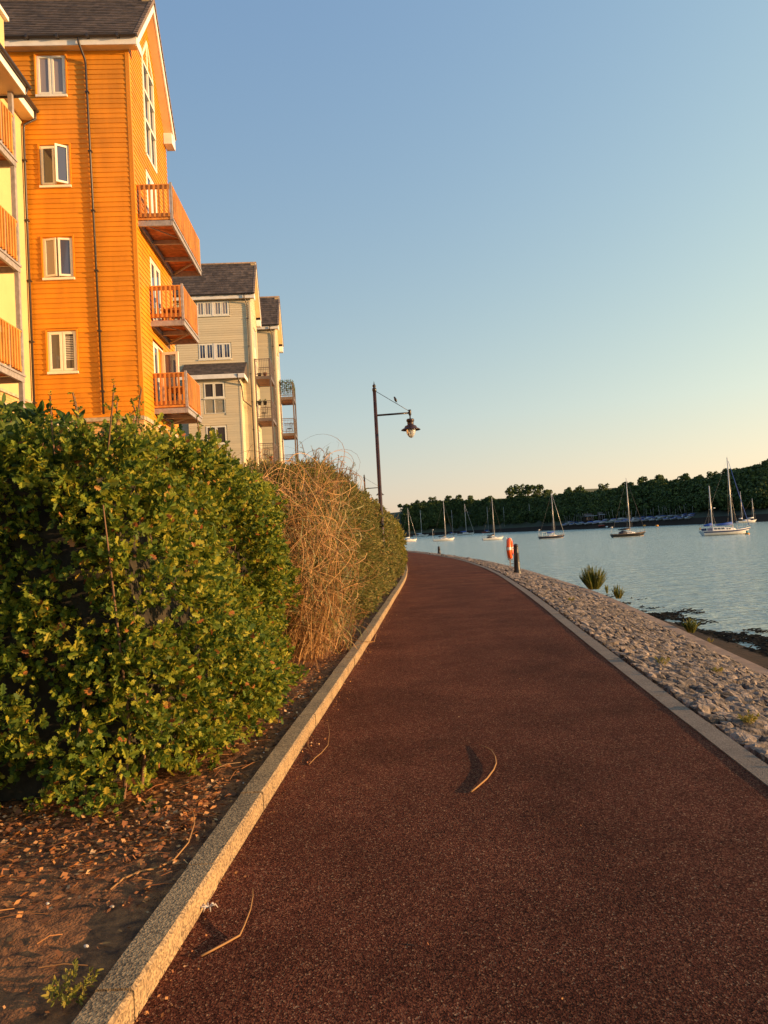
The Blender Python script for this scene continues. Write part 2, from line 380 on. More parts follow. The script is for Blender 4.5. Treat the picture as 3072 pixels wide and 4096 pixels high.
# soil bed behind the kerb (rough sheet)
def hsh(x, y):
    return (math.sin(x * 12.3 + y * 4.1) + math.sin(x * 5.1 - y * 9.7) + math.sin(x * 23 + y * 17)) / 3
us = [0, .03, .07, .12, .18, .25, .33, .42, .52, .64, .78, .95, 1.15, 1.4, 1.7, 2.1, 2.6, 3.3, 4.5, 7, 12, 20]
o = strip('soil_bed', list(np.arange(-4, 12, .06)) + list(np.arange(12, 84, 1.0)),
      lambda y: [(xl(y) - .133 - u, y, (.078 + .02 * min(1, u) + .014 * hsh(u * 1.7, y) * min(1, u * 6 + .2) + random.uniform(-.011, .011) * (u < 4))) for u in us], M['soil']); tag(o, kind='structure')
# land left of the path
mb = MB(); pts = [(xl(y) - .05, y, -.03) for y in range(-8, 101, 4)]
mb.add([p for y, p in [(0, q) for q in pts]] + [(-700, p[1] * (2.2 if p[1] > 60 else 1) - (40 if p[1] < 0 else 0), -.03) for p in pts], [(i, i + 1, len(pts) + i + 1, len(pts) + i) for i in range(len(pts) - 1)])
tag(mb.build('ground', M['ground']), kind='structure')
# sea wall slope: bedding sheet, capping, outer face
mb = MB()
def rev(y, t, up=0):
    x0, x1, z1 = xr(y) + .15, xo(y) - .30, zo(y)
    return (x0 + (x1 - x0) * t, y, -.02 + (z1 + .03) * (t ** 1.12) + up)
ys_r = list(np.arange(-8, 100, .5))
rows = [[rev(y, t) for t in np.linspace(0, 1, 6)] for y in ys_r]; n = 6
mb.add([p for r in rows for p in r], [(i * n + j, i * n + j + 1, (i + 1) * n + j + 1, (i + 1) * n + j) for i in range(len(rows) - 1) for j in range(n - 1)], True)
tag(mb.build('bank', M['mortar']), kind='structure')
mb = MB()
rows = [[(xo(y) - .31, y, zo(y) - .1), (xo(y) - .30, y, zo(y) + .035), (xo(y), y, zo(y) + .02), (xo(y) + .03, y, zo(y) - .04), (xo(y) + .25, y, zo(y) - .5), (xo(y) + .9, y, -2.75)] for y in ys_r]
mb.add([p for r in rows for p in r], [(i * n + j, i * n + j + 1, (i + 1) * n + j + 1, (i + 1) * n + j) for i in range(len(rows) - 1) for j in range(n - 1)], False)
tag(mb.build('sea_wall', M['capping']), 'low pinkish concrete capping and wall along the water side of the stone slope', 'wall')
# set stones
def stone_proto(sub):
    import bmesh
    bm = bmesh.new(); bmesh.ops.create_icosphere(bm, subdivisions=sub, radius=1)
    V = []
    for v in bm.verts:
        c = v.co; p = 4.5
        k = (abs(c.x) ** p + abs(c.y) ** p + abs(c.z) ** p) ** (-1 / p)
        V.append(Vector(c) * k)
    s = [random.uniform(0, 6) for _ in range(6)]
    V = [v * (1 + .11 * math.sin(v.x * 2.3 + s[0]) * math.cos(v.y * 2.7 + s[1]) + .07 * math.sin(v.z * 4 + s[2] + v.x * 3) + random.uniform(-.09, .09)) for v in V]
    F = [[v.index for v in f.verts] for f in bm.faces]; bm.free()
    return Proto([tuple(v) for v in V], F)
SP = [stone_proto(2) for _ in range(10)] + [stone_proto(1) for _ in range(6)]
items = []; y = .5
while y < 74:
    row_h = .108 if y < 20 else (.2 if y < 40 else .3)
    x0, x1 = xr(y) + .20, xo(y) - .34; x = x0
    while x < x1:
        w = (random.uniform(.08, .19) if random.random() < .75 else random.uniform(.18, .27)) * (1 if y < 20 else 1.2); t = (x + w / 2 - xr(y) - .15) / (x1 - x0 + .1)
        if t > 1.0: break
        near = y < 9
        k = random.randrange(10) if near else 10 + random.randrange(6)
        yy = y + random.uniform(-.03, .03); P = rev(yy, min(1, max(0, t)))
        a = random.gauss(-.12, .22); ca, sa = math.cos(a), math.sin(a)
        tx, ty = random.gauss(0, .17), random.gauss(.06, .22)
        R_ = np.array([[ca, -sa, 0], [sa, ca, 0], [0, 0, 1]]) @ np.array([[1, 0, 0], [0, 1, -ty], [-.28 + tx, ty, 1]])
        hgt = random.uniform(.030, .065)
        Mx = R_ @ np.diag([w * .48, row_h * random.uniform(.36, .50), hgt])
        if random.random() > .03: items.append((k, Mx, np.array(P) + np.array([0, 0, random.uniform(-.012, .018)])))
        x += w + random.uniform(-.005, .02)
    y += row_h
V, L_, n_ = scatter(SP, items)
tag(np_mesh('stone_slope', V, L_, n_, M['stone'], smooth=False), kind='structure')

# water, sea bed
WZ = -2.2
mb = MB()
mb.quad((-3000, -400, WZ), (4000, -400, WZ), (4000, 4500, WZ), (-3000, 4500, WZ)); tag(mb.build('water', M['water']), kind='structure')
mb = MB(); mb.quad((-3000, -400, -4), (4000, -400, -4), (4000, 4500, -4), (-3000, 4500, -4)); tag(mb.build('sea_bed', M['mud']), kind='structure')
# near shore mud just under and at the water's edge
o = strip('foreshore', list(np.arange(-6, 60, 1.0)), lambda y: [(xo(y) + .4, y, -1.5), (xo(y) + 1.4, y, -1.85), (xo(y) + 2.5, y, -2.10), (max(xo(y) + 3.2, 9.8), y, -2.22 - .02 * max(0, y - 26)), (xo(y) + 9, y, -3.2)], M['mud']); tag(o, kind='structure')
# seaweed mats: flat ragged fronds lying on the water
V = []; F = []
i = 0
while i < 14000:
    y = random.uniform(9, 38); x = random.uniform(7.9, 12.6); i += 1
    edge = (12.3 - x) / 3.4 + .25 * math.sin(y * .9 + 1) * (x > 10.5)
    dens = min(1, max(0, edge)) * (1 if y < 27 else max(.12, 1 - (y - 27) / 9))
    if random.random() > dens * 1.5: continue
    if math.sin(x * 2.6 + y * 1.1) + math.sin(x * 1.5 - y * 2.3) + .6 * math.sin(x * 6 + y * 3) < -1.7 + 2.4 * (1 - dens): continue
    l = random.uniform(.10, .42); a = random.gauss(.15, .5); w = random.uniform(.015, .055)
    z = WZ + random.uniform(.008, .05) + (max(0, 9.3 - x) * .17 if x > 8.9 else .07 + (8.9 - x) * .24); b0 = len(V); dx, dy = math.cos(a), math.sin(a)
    for q in range(4):
        t = q / 3; ww = w * (1 - .6 * abs(t - .4)); off = .04 * math.sin(t * 6 + i)
        for s_ in (-1, 1): V.append((x + dx * l * t - dy * (ww * s_ + off), y + dy * l * t + dx * (ww * s_ + off), z + .02 * math.sin(t * 5 + i) + .012 * s_))
    for q in range(3): F.append([b0 + 2 * q, b0 + 2 * q + 1, b0 + 2 * q + 3, b0 + 2 * q + 2])
P = Proto(V, F); tag(np_mesh('seaweed', P.V, P.L, P.n, M['weed']), 'dark brown seaweed mats floating along the foot of the sea wall', 'seaweed', kind='stuff')

# ---------------------------------------------------------------- far shore, hill and wood
# columns: azimuth pixel column -> shore distance, skyline row in the photograph
SH = []
for px, ps, py in [(900, 2188, 2075), (1250, 2167, 2050), (1580, 2147.5, 2022), (1656, 2143.5, 2010), (1727, 2141, 2003), (1813, 2137.5, 1995), (1914, 2133, 1991), (2016, 2129, 1986), (2100, 2126, 1978), (2188, 2122.5, 1974), (2259, 2120, 1970), (2320, 2117.5, 1962), (2370, 2115.5, 1960), (2430, 2112.5, 1960), (2486, 2110, 1950), (2533, 2107.5, 1934), (2626, 2103.5, 1914), (2719, 2100, 1920), (2812, 2097, 1908), (2905, 2093, 1893), (2975, 2090, 1882), (3026, 2088, 1872), (3072, 2086, 1856)]:
    p = G(px, ps, WZ); Y = min(p.y, 950) if px > 1500 else 950
    p = at(px, ps, Y); q = at(px, py, Y + 110)
    SH.append((p.x, Y, p.z * 0 + WZ, q.x, Y + 110, q.z))
last = SH[-1]
for k, (x, y, h) in enumerate([(330, 330, 40), (480, 290, 62), (640, 265, 84), (820, 250, 96)]):  # unseen hill end added on the right, heights set to shade the far shore
    SH.append((x * .86, y, WZ, x * .86 + 60, y + 120, h))
SH = [SH[0]] + SH[1:]
A = np.array(SH); tt = np.linspace(0, len(A) - 1, 150)
HS = np.stack([np.interp(tt, np.arange(len(A)), A[:, c]) for c in range(6)], 1)
def hill_pt(u, t):
    """u in 0..149 along shore, t 0 shore .. 1 ridge .. 1.6 behind"""
    r = np.array([np.interp(u, np.arange(150), HS[:, c]) for c in range(6)])
    top = r[5] - 10.5
    x = r[0] + (r[3] - r[0]) * t; y = r[1] + (r[4] - r[1]) * t
    if t < .04: z = -3 + t / .04 * 1.3
    elif t < .15: z = -1.7 + (t - .04) / .11 * 3.6
    elif t < .22: z = 1.9 + (t - .15) * 32
    elif t <= 1: z = 4.14 + (top - 4.14) * (math.sin((t - .22) / .78 * math.pi / 2)) ** 1.1
    else: z = top - (t - 1) * 18
    return x, y, z
tv = [-.1, 0, .04, .08, .15, .22, .32, .42, .52, .62, .72, .82, .92, 1, 1.2, 1.6]
rows = [[hill_pt(u, t) for t in tv] for u in range(150)]; n = len(tv); mb = MB()
mb.add([p for r in rows for p in r], [(i * n + j, (i + 1) * n + j, (i + 1) * n + j + 1, i * n + j + 1) for i in range(149) for j in range(4, n - 1)], True)
tag(mb.build('hill', M['hill']), kind='structure')
mb = MB()
mb.add([p for r in rows for p in r[:5]], [(i * 5 + j, (i + 1) * 5 + j, (i + 1) * 5 + j + 1, i * 5 + j + 1) for i in range(149) for j in range(4)], True)
tag(mb.build('far_beach', M['mud']), kind='structure')
def crown_proto(nf, lob):
    """leaf clumps spread over several overlapping lobes of a unit crown"""
    V = []; F = []
    lobes = [(np.array([0, 0, .1]), .62)] + [(np.array([random.uniform(-.55, .55), random.uniform(-.55, .55), random.uniform(-.35, .6)]), random.uniform(.28, .46)) for _ in range(lob)]
    wts = np.array([l[1] ** 2 for l in lobes]); wts /= wts.sum()
    for i in range(nf):
        c, r = lobes[rng.choice(len(lobes), p=wts)]
        d = rng.normal(size=3); d /= np.linalg.norm(d)
        if d[2] < -.5: d[2] *= -1
        p = c + d * r * random.uniform(.78, 1.08)
        nrm = d + rng.normal(size=3) * .55; Bm = basis(nrm, random.uniform(0, 6.28), 1)
        s = random.uniform(.07, .15); b0 = len(V)
        for a in (0, 1.3, 2.5, 3.7, 5.0): V.append(p + Bm[:, 1] * math.cos(a) * s * random.uniform(.7, 1.2) + Bm[:, 2] * math.sin(a) * s * random.uniform(.7, 1.2) + Bm[:, 0] * random.uniform(-.03, .03))
        F.append([b0, b0 + 1, b0 + 2, b0 + 3, b0 + 4])
    return Proto(V, F)
CP = [crown_proto(330, 6) for _ in range(6)]
items = []; cand = 0
while len(items) < 3000 and cand < 9000:
    cand += 1
    u = random.uniform(14, 149) if random.random() < .85 else random.uniform(118, 149)
    t = random.uniform(.24, 1.0); x, y, z = hill_pt(u, t)
    pxc = 1536 + FPX * x / y
    s = random.uniform(4.2, 7.4) * (.9 if y < 420 else 1.0)
    hz = s * random.uniform(.85, 1.15)
    Mx = basis((1, 0, 0), 0, 1) @ np.diag([s, s, hz]); a = random.uniform(0, 6.28)
    Rz_ = np.array([[math.cos(a), -math.sin(a), 0], [math.sin(a), math.cos(a), 0], [0, 0, 1]])
    items.append((random.randrange(6), Rz_ @ np.diag([s, s, hz]), np.array([x, y, z + hz * .55])))
V, L_, n_ = scatter(CP, items)
tag(np_mesh('woodland', V, L_, n_, M['wood_far']), 'dense dark green broadleaf wood covering the hill across the water', 'wood', kind='stuff')
# skyline trees one can tell apart
def tree(name, p, h, w, label, k=0, group='trees along the skyline of the far hill'):
    e = empty(name, p); tag(e, label, 'tree', group)
    tb = MB(); tb.tube([(0, 0, -2), (.1, 0, h * .3), (.25, .1, h * .62)], [h * .035, h * .026, h * .012], 6)
    for q in range(5):
        a = q * 1.3 + k; tb.tube([(.1, 0, h * (.28 + .05 * q)), (math.cos(a) * w * .3, math.sin(a) * w * .3, h * (.5 + .05 * q))], [h * .014, h * .006], 5)
    tb.build('trunk', M['bark'], e)
    P = CP[k % 6]; Vc = P.V * np.array([w * .62, w * .62, h * .42]) + np.array([0, 0, h * .60]); np_mesh('crown', Vc, P.L, P.n, M['wood_far'], e)
    return e
def hill_at_px(px, t=1.0):
    best = None
    for u in np.arange(0, 149, .25):
        x, y, z = hill_pt(u, t); d = abs(1536 + FPX * x / y + (py_off(z, y)) - px)
        if best is None or d < best[0]: best = (d, u)
    return hill_pt(best[1], t)
def py_off(z, y): return -math.tan(rad(3.15)) * (FPX * (z - 1.6) / y)
SKY = [(1600, 2015, 'small rounded tree at the left end of the far skyline'), (1668, 2000, 'low spreading tree near the left end of the far skyline'), (1730, 1988, 'rounded tree on the skyline left of the tallest far mast'),
       (1790, 1982, 'loose topped tree on the skyline just right of the first white yacht mast'), (1832, 1980, 'open crowned tree with sky showing through it above the small white yachts'), (1880, 1980, 'broad flat tree on the skyline left of the second tall mast'),
       (1960, 1983, 'low tree on the skyline right of the second tall mast'), (2040, 1944, 'leftmost tall tree of the clump standing above the skyline'), (2075, 1938, 'tall tree in the middle of the clump standing above the skyline'),
       (2110, 1938, 'tall tree right of the middle of the clump above the skyline'), (2148, 1940, 'rightmost tall tree of the clump standing above the skyline'), (2188, 1956, 'small separate tree just right of the tall skyline clump'),
       (2275, 1948, 'loose tree on the skyline left of the grassy field gap'), (2315, 1944, 'rounded dark tree at the left side of the grassy field gap'), (2412, 1936, 'lone bushy tree standing in the grassy field gap on the skyline'),
       (2500, 1928, 'tree at the right side of the grassy field gap'), (2565, 1908, 'dark broad tree where the skyline starts rising'), (2635, 1896, 'broad tree on the rising skyline above the dark hulled sloop'),
       (2740, 1893, 'thin umbrella shaped tree rising clear of the skyline'), (2790, 1902, 'small tree right of the umbrella shaped skyline tree'), (2845, 1888, 'dark tree on the skyline between the two ketch masts'),
       (2900, 1874, 'airy tree on the skyline behind the top of the ketch main mast'), (2935, 1876, 'rounded tree right of the ketch main mast'), (2985, 1866, 'tall dark tree right of the ketch on the skyline'), (3020, 1858, 'open tree with gaps of sky near the right edge'), (3062, 1838, 'tallest tree at the right edge of the far skyline')]
for k, (px, py, lab) in enumerate(SKY):
    x, y, z = hill_at_px(px); top = at(px, py, y); h = max(9, top.z - z + .5)
    w = {2740: 11, 2075: 15, 2110: 15, 2040: 14, 2148: 14}.get(px, random.uniform(9, 14))
    tree('broadleaf_tree', (top.x, y, z), h, w, lab, k)
# pale field in the skyline gap
x0, y0, z0 = hill_at_px(2340, 1.05); x1, y1, z1 = hill_at_px(2475, 1.05)
mb = MB(); zf0 = at(2340, 1958, y0 + 30).z; zf1 = at(2475, 1950, y1 + 30).z
a0 = at(2310, 1957, y0 + 60); a1 = at(2500, 1950, y0 + 60)
mb.add([(a0.x, y0 + 5, a0.z - 16), (a1.x, y0 + 5, a1.z - 16), (a1.x, y0 + 60, a1.z), (a0.x, y0 + 60, a0.z), (a1.x, y0 + 200, a1.z - 4), (a0.x, y0 + 200, a0.z - 4)], [(0, 1, 2, 3), (3, 2, 4, 5)])
tag(mb.build('field', M['field']), kind='structure')

# ================================================================ BUILDINGS
BROT = rad(3.1)
def boards(mb, f, z0, z1, umin, umax, holes, pitch=.145, seg=None):
    """weatherboards on a wall; f(u, z, out) -> point; umin/umax functions of z; holes (u0,u1,z0,z1)"""
    z = z0
    while z < z1 - .005:
        zt = min(z + pitch, z1); zm = (z + zt) / 2
        a, b_ = umin(zm), umax(zm)
        if b_ - a > .03:
            iv = [(a, b_)]
            for h in holes:
                if h[2] < zm < h[3]:
                    nv = []
                    for p, q in iv:
                        if h[1] <= p or h[0] >= q: nv.append((p, q)); continue
                        if h[0] > p: nv.append((p, h[0]))
                        if h[1] < q: nv.append((h[1], q))
                    iv = nv
            for p, q in iv:
                if q - p < .01: continue
                cuts = [p]
                if seg and q - p > seg * .7:
                    c = p + random.uniform(.3, .9) * seg
                    while c < q - .3: cuts.append(c); c += seg * random.uniform(.8, 1.4)
                cuts.append(q)
                for i in range(len(cuts) - 1):
                    u0, u1 = cuts[i] + (.0015 if i else 0), cuts[i + 1]
                    mb.add([f(u0, z, .030), f(u1, z, .030), f(u1, zt, .012), f(u0, zt, .012), f(u0, z, .0), f(u1, z, .0)], [(0, 1, 2, 3), (4, 5, 1, 0)])
        z = zt
def core_poly(mb, f, poly, out0, out1):
    n = len(poly); vs = [f(u, z, out0) for u, z in poly] + [f(u, z, out1) for u, z in poly]
    mb.add(vs, [tuple(range(n)), tuple(range(2 * n - 1, n - 1, -1))] + [(i, n + i, n + (i + 1) % n, (i + 1) % n) for i in range(n)])
def ring(mb, f, u0, u1, z0, z1, w, o0, o1, wb=None):
    wb = wb or w
    def bx(a, b_, c, d): 
        vs = [f(u, z, o) for o in (o0, o1) for z in (c, d) for u in (a, b_)]
        mb.add(vs, [(0, 1, 3, 2), (4, 6, 7, 5), (0, 4, 5, 1), (2, 3, 7, 6), (0, 2, 6, 4), (1, 5, 7, 3)])
    bx(u0, u1, z1 - w, z1); bx(u0, u1, z0, z0 + wb); bx(u0, u0 + w, z0 + wb, z1 - w); bx(u1 - w, u1, z0 + wb, z1 - w)
def slab(mb, f, u0, u1, z0, z1, o0, o1):
    vs = [f(u, z, o) for o in (o0, o1) for z in (z0, z1) for u in (u0, u1)]
    mb.add(vs, [(0, 1, 3, 2), (4, 6, 7, 5), (0, 4, 5, 1), (2, 3, 7, 6), (0, 2, 6, 4), (1, 5, 7, 3)])
def casement(parent, f, u0, u1, z0, z1, opens=(0, 0), glass='glass', trim=None, bars=0, mid=None, name='window', gl2=None):
    """window with two sashes; opens = angle of each sash in degrees"""
    mb = MB(); ring(mb, f, u0, u1, z0, z1, .035, -.06, .012); um = (u0 + u1) / 2
    slab(mb, f, um - .02, um + .02, z0 + .035, z1 - .035, -.06, .010)
    slab(mb, f, u0 - .03, u1 + .03, z0 - .07, z0 - .005, -.05, .075)
    w = mb.build(name, M['upvc'], parent)
    if trim:
        tb = MB(); ring(tb, f, u0 - .045, u1 + .045, z0 - .004, z1 + .05, .042, -.01, .055, .002); tb.build('surround', trim, w)
    for s_, (a, b_) in enumerate(((u0 + .036, um - .021), (um + .021, u1 - .036))):
        ang = rad(opens[s_]); hinge = a if s_ == 0 else b_; sg = 1 if s_ == 0 else -1
        def fs(u, z, o, hinge=hinge, sg=sg, ang=ang):
            d = (u - hinge) * sg
            return f(hinge + sg * (d * math.cos(ang) - (o - .0) * math.sin(ang)), z, .0 + d * math.sin(ang) + o * math.cos(ang))
        sb = MB(); ring(sb, fs, a, b_, z0 + .036, z1 - .036, .055, -.03, .02)
        if bars: slab(sb, fs, (a + b_) / 2 - .012, (a + b_) / 2 + .012, z0 + .09, z1 - .09, -.02, .012)
        sb.build('sash', M['upvc'], w)
        pb = MB(); slab(pb, fs, a + .05, b_ - .05, z0 + .088, z1 - .088, -.012, -.004)
        pb.build('pane', M[(gl2 if (gl2 and s_) else glass)], w)
        if ang:
            ib = MB(); slab(ib, f, a, b_, z0 + .036, z1 - .036, -.058, -.05); ib.build('room_dark', M['black'], w)
    return w
def tiles(mb, p0, ux, us, L_, Ls, tw=.33, row=.25, th=.018):
    """tile courses from eave p0; ux unit along eave, us unit up the slope, normal = outward"""
    nrm = ux.cross(us).normalized()
    if nrm.z < 0: nrm = -nrm
    r = 0
    while r * row < Ls - .01:
        a = r * row; b_ = min(a + row * 1.08, Ls); off = (r % 2) * tw / 2; u = -off
        while u < L_:
            u0, u1 = max(u, 0) + .0015, min(u + tw, L_) - .0015; u += tw
            if u1 - u0 < .02: continue
            j = random.uniform(-.003, .003)
            q = [p0 + ux * uu + us * ss + nrm * oo for uu, ss, oo in ((u0, a, th * 1.7 + j), (u1, a, th * 1.7 + j), (u1, b_, th * .6), (u0, b_, th * .6), (u0, a, th * .3), (u1, a, th * .3))]
            mb.add(q, [(0, 1, 2, 3), (4, 5, 1, 0)])
        r += 1
def gable_roof(B, x0, x1, fe, ap, be, over=.35, row=.25, back=True):
    """roof with ridge along x; fe/ap/be are (y, z) of front eave, apex, back eave; verge at x1"""
    fe_, ap_, be_ = [Vector((0, y, z)) for y, z in (fe, ap, be)]
    mb = MB(); X = Vector((1, 0, 0))
    sf = (ap_ - fe_); sb = (ap_ - be_)
    tiles(mb, fe_ + X * x0, X, sf.normalized(), x1 - x0, sf.length, row=row)
    tiles(mb, be_ + X * x0, X, sb.normalized(), x1 - x0, sb.length, row=row)
    nf = Vector((0, -sf.z, sf.y)).normalized(); nb = Vector((0, sb.z, -sb.y)).normalized()
    # decking body under the tiles
    for a, b_, n_ in ((fe_, ap_, nf), (be_, ap_, nb)):
        vs = [X * x + p + n_ * d for x in (x0, x1 - .01) for p in (a, b_) for d in (0, -.10)]
        mb.add(vs, [(0, 2, 3, 1), (4, 5, 7, 6), (0, 1, 5, 4), (2, 6, 7, 3), (0, 4, 6, 2), (1, 3, 7, 5)])
    rf = mb.build('roof', M['roof'], B)
    rb = MB(); rb.tube([ap_ + X * x0 + Vector((0, 0, .0)), ap_ + X * x1], .085, 8); rb.build('ridge', M['ridge'], rf)
    vb = MB()          # stepped verge tiles
    for a, s_, n_ in ((fe_, sf, nf), (be_, sb, nb)):
        d = s_.normalized(); L_ = s_.length; k = 0
        while k * row < L_:
            p = a + d * (k * row) + X * x1; q = a + d * min(L_, (k + 1) * row + .02) + X * x1
            vs = [v + X * dx + n_ * dn for v, top in ((p, .045), (q, .022)) for dx in (-.10, .02) for dn in (-.07, top)]
            vb.add(vs, [(0, 2, 3, 1), (4, 5, 7, 6), (0, 1, 5, 4), (2, 6, 7, 3), (0, 4, 6, 2), (1, 3, 7, 5)]); k += 1
    vb.build('verge', M['ridge'], rf)
    # bargeboards and gable soffit
    bb = MB()
    for a, s_, n_ in ((fe_, sf, nf), (be_, sb, nb)):
        d = s_.normalized()
        vs = [v + X * (x1 + dx) + n_ * dn for v in (a - d * .02, a + s_) for dx in (-.05, -.012) for dn in (-.25, -.075)]
        bb.add(vs, [(0, 2, 3, 1), (4, 5, 7, 6), (0, 1, 5, 4), (2, 6, 7, 3), (0, 4, 6, 2), (1, 3, 7, 5)])
    bb.build('bargeboard', M['fascia'], B)
    sb_ = MB()
    for a, s_, n_ in ((fe_, sf, nf), (be_, sb, nb)):
        vs = [v + X * dx + n_ * dn for v in (a + s_.normalized() * .25, a + s_) for dx in (.02, x1 - .052) for dn in (-.245, -.22)]
        sb_.add(vs, [(0, 2, 3, 1), (4, 5, 7, 6), (0, 1, 5, 4), (2, 6, 7, 3), (0, 4, 6, 2), (1, 3, 7, 5)])
    sb_.build('verge_soffit', M['soffit'], B)
    return rf
def eaves(B, x0, x1, fy, fz, wall_y=0.0, gut=True, h=.20):
    mb = MB(); mb.box(x0, x1, fy + .02, fy + .05, fz - .06 - h, fz - .03); mb.build('fascia', M['fascia'], B)
    mb = MB(); mb.box(x0, x1 - .003, fy + .052, wall_y + .01, fz - .06 - h + .01, fz - .04 - h); mb.build('soffit', M['soffit'], B)
    mb = MB(); mb.box(x1 - .045, x1 + .004, fy + .055, wall_y + .25, fz - .07 - h - .02, fz - .02); mb.build('box_end', M['fascia'], B)
    if gut:
        mb = MB(); n = 7; vs = []
        for x in (x0, x1 + .02):
            for k in range(n):
                a = math.pi * (k / (n - 1)) + math.pi; vs.append((x, fy - .045 + .06 * math.cos(a), fz - .02 + .065 * math.sin(a)))
        mb.add(vs, [(k, k + 1, n + k + 1, n + k) for k in range(n - 1)] + [tuple(range(n)), tuple(range(2 * n - 1, n - 1, -1))])
        x = x0 + .3
        while x < x1: mb.box(x, x + .07, fy - .115, fy + .02, fz - .095, fz + .0); x += .85
        mb.build('gutter', M['pipe'], B)
def pipe_run(B, pts, r=.034, brackets=None, f=None):
    mb = MB(); mb.tube(pts, r, 8)
    a, b_ = Vector(pts[-2]), Vector(pts[-1]); z = a.z - .8
    while z > b_.z:
        t = (a.z - z) / (a.z - b_.z); p = a.lerp(b_, t); mb.box(p.x - .05, p.x + .055, p.y - .045, p.y + .06, z - .02, z + .02); z -= 1.75
    return mb.build('downpipe', M['pipe'], B)
def wood_balcony(B, y0, y1, zd, x1=1.03, x0=0.0, rail=1.08, gaps=None, post_y=None, low=0, side_first=True, back=True):
    """timber balustrade on a steel frame; deck underside zd; slats visible below"""
    mb = MB(); y = y0 + .06; zt = zd + .16
    while y < y1 - .06:
        mb.box(x0 + .05, x1 - .05, y, min(y + .125, y1 - .05), zt + random.uniform(-.002, .002), zt + .03); y += .135
    D = mb.build('balcony', M['deckwood'], B)
    fb = MB()
    fb.box(x0, x1, y0, y0 + .06, zd, zt - .005); fb.box(x0, x1, y1 - .06, y1, zd, zt - .005)
    fb.box(x1 - .06, x1, y0 + .062, y1 - .062, zd + .003, zt - .008); fb.box(x0 + .02, x0 + .09, y0 + .062, y1 - .062, zd + .003, zt - .008)
    fb.box(x1 + .002, x1 + .03, y0 - .02, y1 + .02, zt - .02, zt + .03)
    nb = max(1, round((y1 - y0) / 1.3))
    for k in range(1, nb):
        y = y0 + (y1 - y0) * k / nb; fb.box(x0 + .092, x1 - .062, y, y + .07, zd + .02, zt - .01)
    fb.bar((x0 + .1, y1 - .1, zd + .05), (x1 - .1, y1 - 1.0 if nb > 1 else y0 + .3, zd + .05), .05)
    fb.bar((x0 + .12, y0 + .1, zd + .09), (x1 - .1, y0 + 1.1 if nb > 1 else y1 - .15, zd + .09), .03)
    fb.build('steel_frame', M['steel'], D)
    zr = zt + rail; pw = .035
    def post(x, y, top=.05): 
        p = MB(); p.box(x - pw, x + pw, y - pw, y + pw, zd + .01, zr + top); p.build('post', M['steel'], D)
    post(x1 - .03, y0 + .03); post(x1 - .03, y1 - .03)
    for py_ in (post_y or []): post(x1 - .03, py_, .0)
    rb = MB()
    def run(a, b_, nrm):
        a = Vector(a); b_ = Vector(b_); d = (b_ - a); L_ = d.length; d.normalize(); n_ = Vector(nrm)
        for zz, hh in ((zr - .08, .11), (zt + .16, .13)) + (((zt + .055, .06),) if low else ()):
            rb.bar(a + Vector((0, 0, zz)), b_ + Vector((0, 0, zz)), .032, hh)
        rb.bar(a + Vector((0, 0, zr - .012)), b_ + Vector((0, 0, zr - .012)), .075, .028)
        k = .09
        while k < L_ - .04:
            p = a + d * k + n_ * .036; rb.bar(p + Vector((0, 0, zt + .10)), p + Vector((0, 0, zr - .03)), .052, .036, up=tuple(n_)); k += .136
    run((x0 + .02, y0 + .03, 0), (x1 - .06, y0 + .03, 0), (0, -1, 0))
    run((x1 - .03, y0 + .065, 0), (x1 - .03, y1 - .065, 0), (1, 0, 0))
    run((x0 + .02, y1 - .03, 0), (x1 - .06, y1 - .03, 0), (0, 1, 0))
    rb.build('balustrade', M['wood'], D)
    return D
def french_door(B, f, u0, u1, z0, z1, open_=0, name='french_door', glass='glass_blue'):
    mb = MB(); ring(mb, f, u0, u1, z0, z1, .05, -.06, .02); um = (u0 + u1) / 2; slab(mb, f, um - .02, um + .02, z0, z1 - .05, -.05, .0)
    w = mb.build(name, M['upvc'], B)
    for s_, (a, b_) in enumerate(((u0 + .05, um - .02), (um + .02, u1 - .05))):
        ang = rad(open_ if s_ == 1 else 0); hinge = b_
        def fs(u, z, o, hinge=hinge, ang=ang):
            d = hinge - u; return f(hinge - (d * math.cos(ang) - o * math.sin(ang)), z, d * math.sin(ang) + o * math.cos(ang))
        sb = MB(); ring(sb, fs, a, b_, z0 + .02, z1 - .06, .085, -.03, .02, .16); sb.build('door_leaf', M['upvc'], w)
        pb = MB(); slab(pb, fs, a + .08, b_ - .08, z0 + .17, z1 - .13, -.01, -.002); pb.build('pane', M[glass], w)
    return w

# ---- the orange boarded block -----------------------------------------------
FF = lambda u, z, o: Vector((u, -o, z))          # front face (towards the camera)
FG = lambda u, z, o: Vector((o, u, z))           # gable face (towards the water)
OB = empty('apartment_building', (-6.75, 20.3, 0), BROT)
tag(OB, 'tall bright orange weatherboarded apartment block with dark tiled roof and three timber balconies', 'building')
W1 = [(-2.62, -1.79, 14.87, 16.06), (-2.61, -1.78, 12.20, 13.38), (-2.63, -1.79, 9.50, 10.68), (-2.60, -1.79, 6.78, 7.95)]
rl = lambda z: 0.0 if z < 16.1 else (z - 16.1) / (2.6 / 2.25) * 1.0
gyL = lambda z: 0.0 if z < 16.2 else min(2.1, (z - 16.2) * .80)
gyR = lambda z: 4.25 if z < 15.75 else max(2.1, 4.25 - (z - 15.75) * .72)
mb = MB()
h1 = [(a - .05, b_ + .05, c - .0, d + .05) for a, b_, c, d in W1]
boards(mb, FF, 5.42, 16.2, lambda z: -9.0, lambda z: -.075, h1, .1455, 3.6)
TW = (1.42, 2.68, 13.86, 17.2)
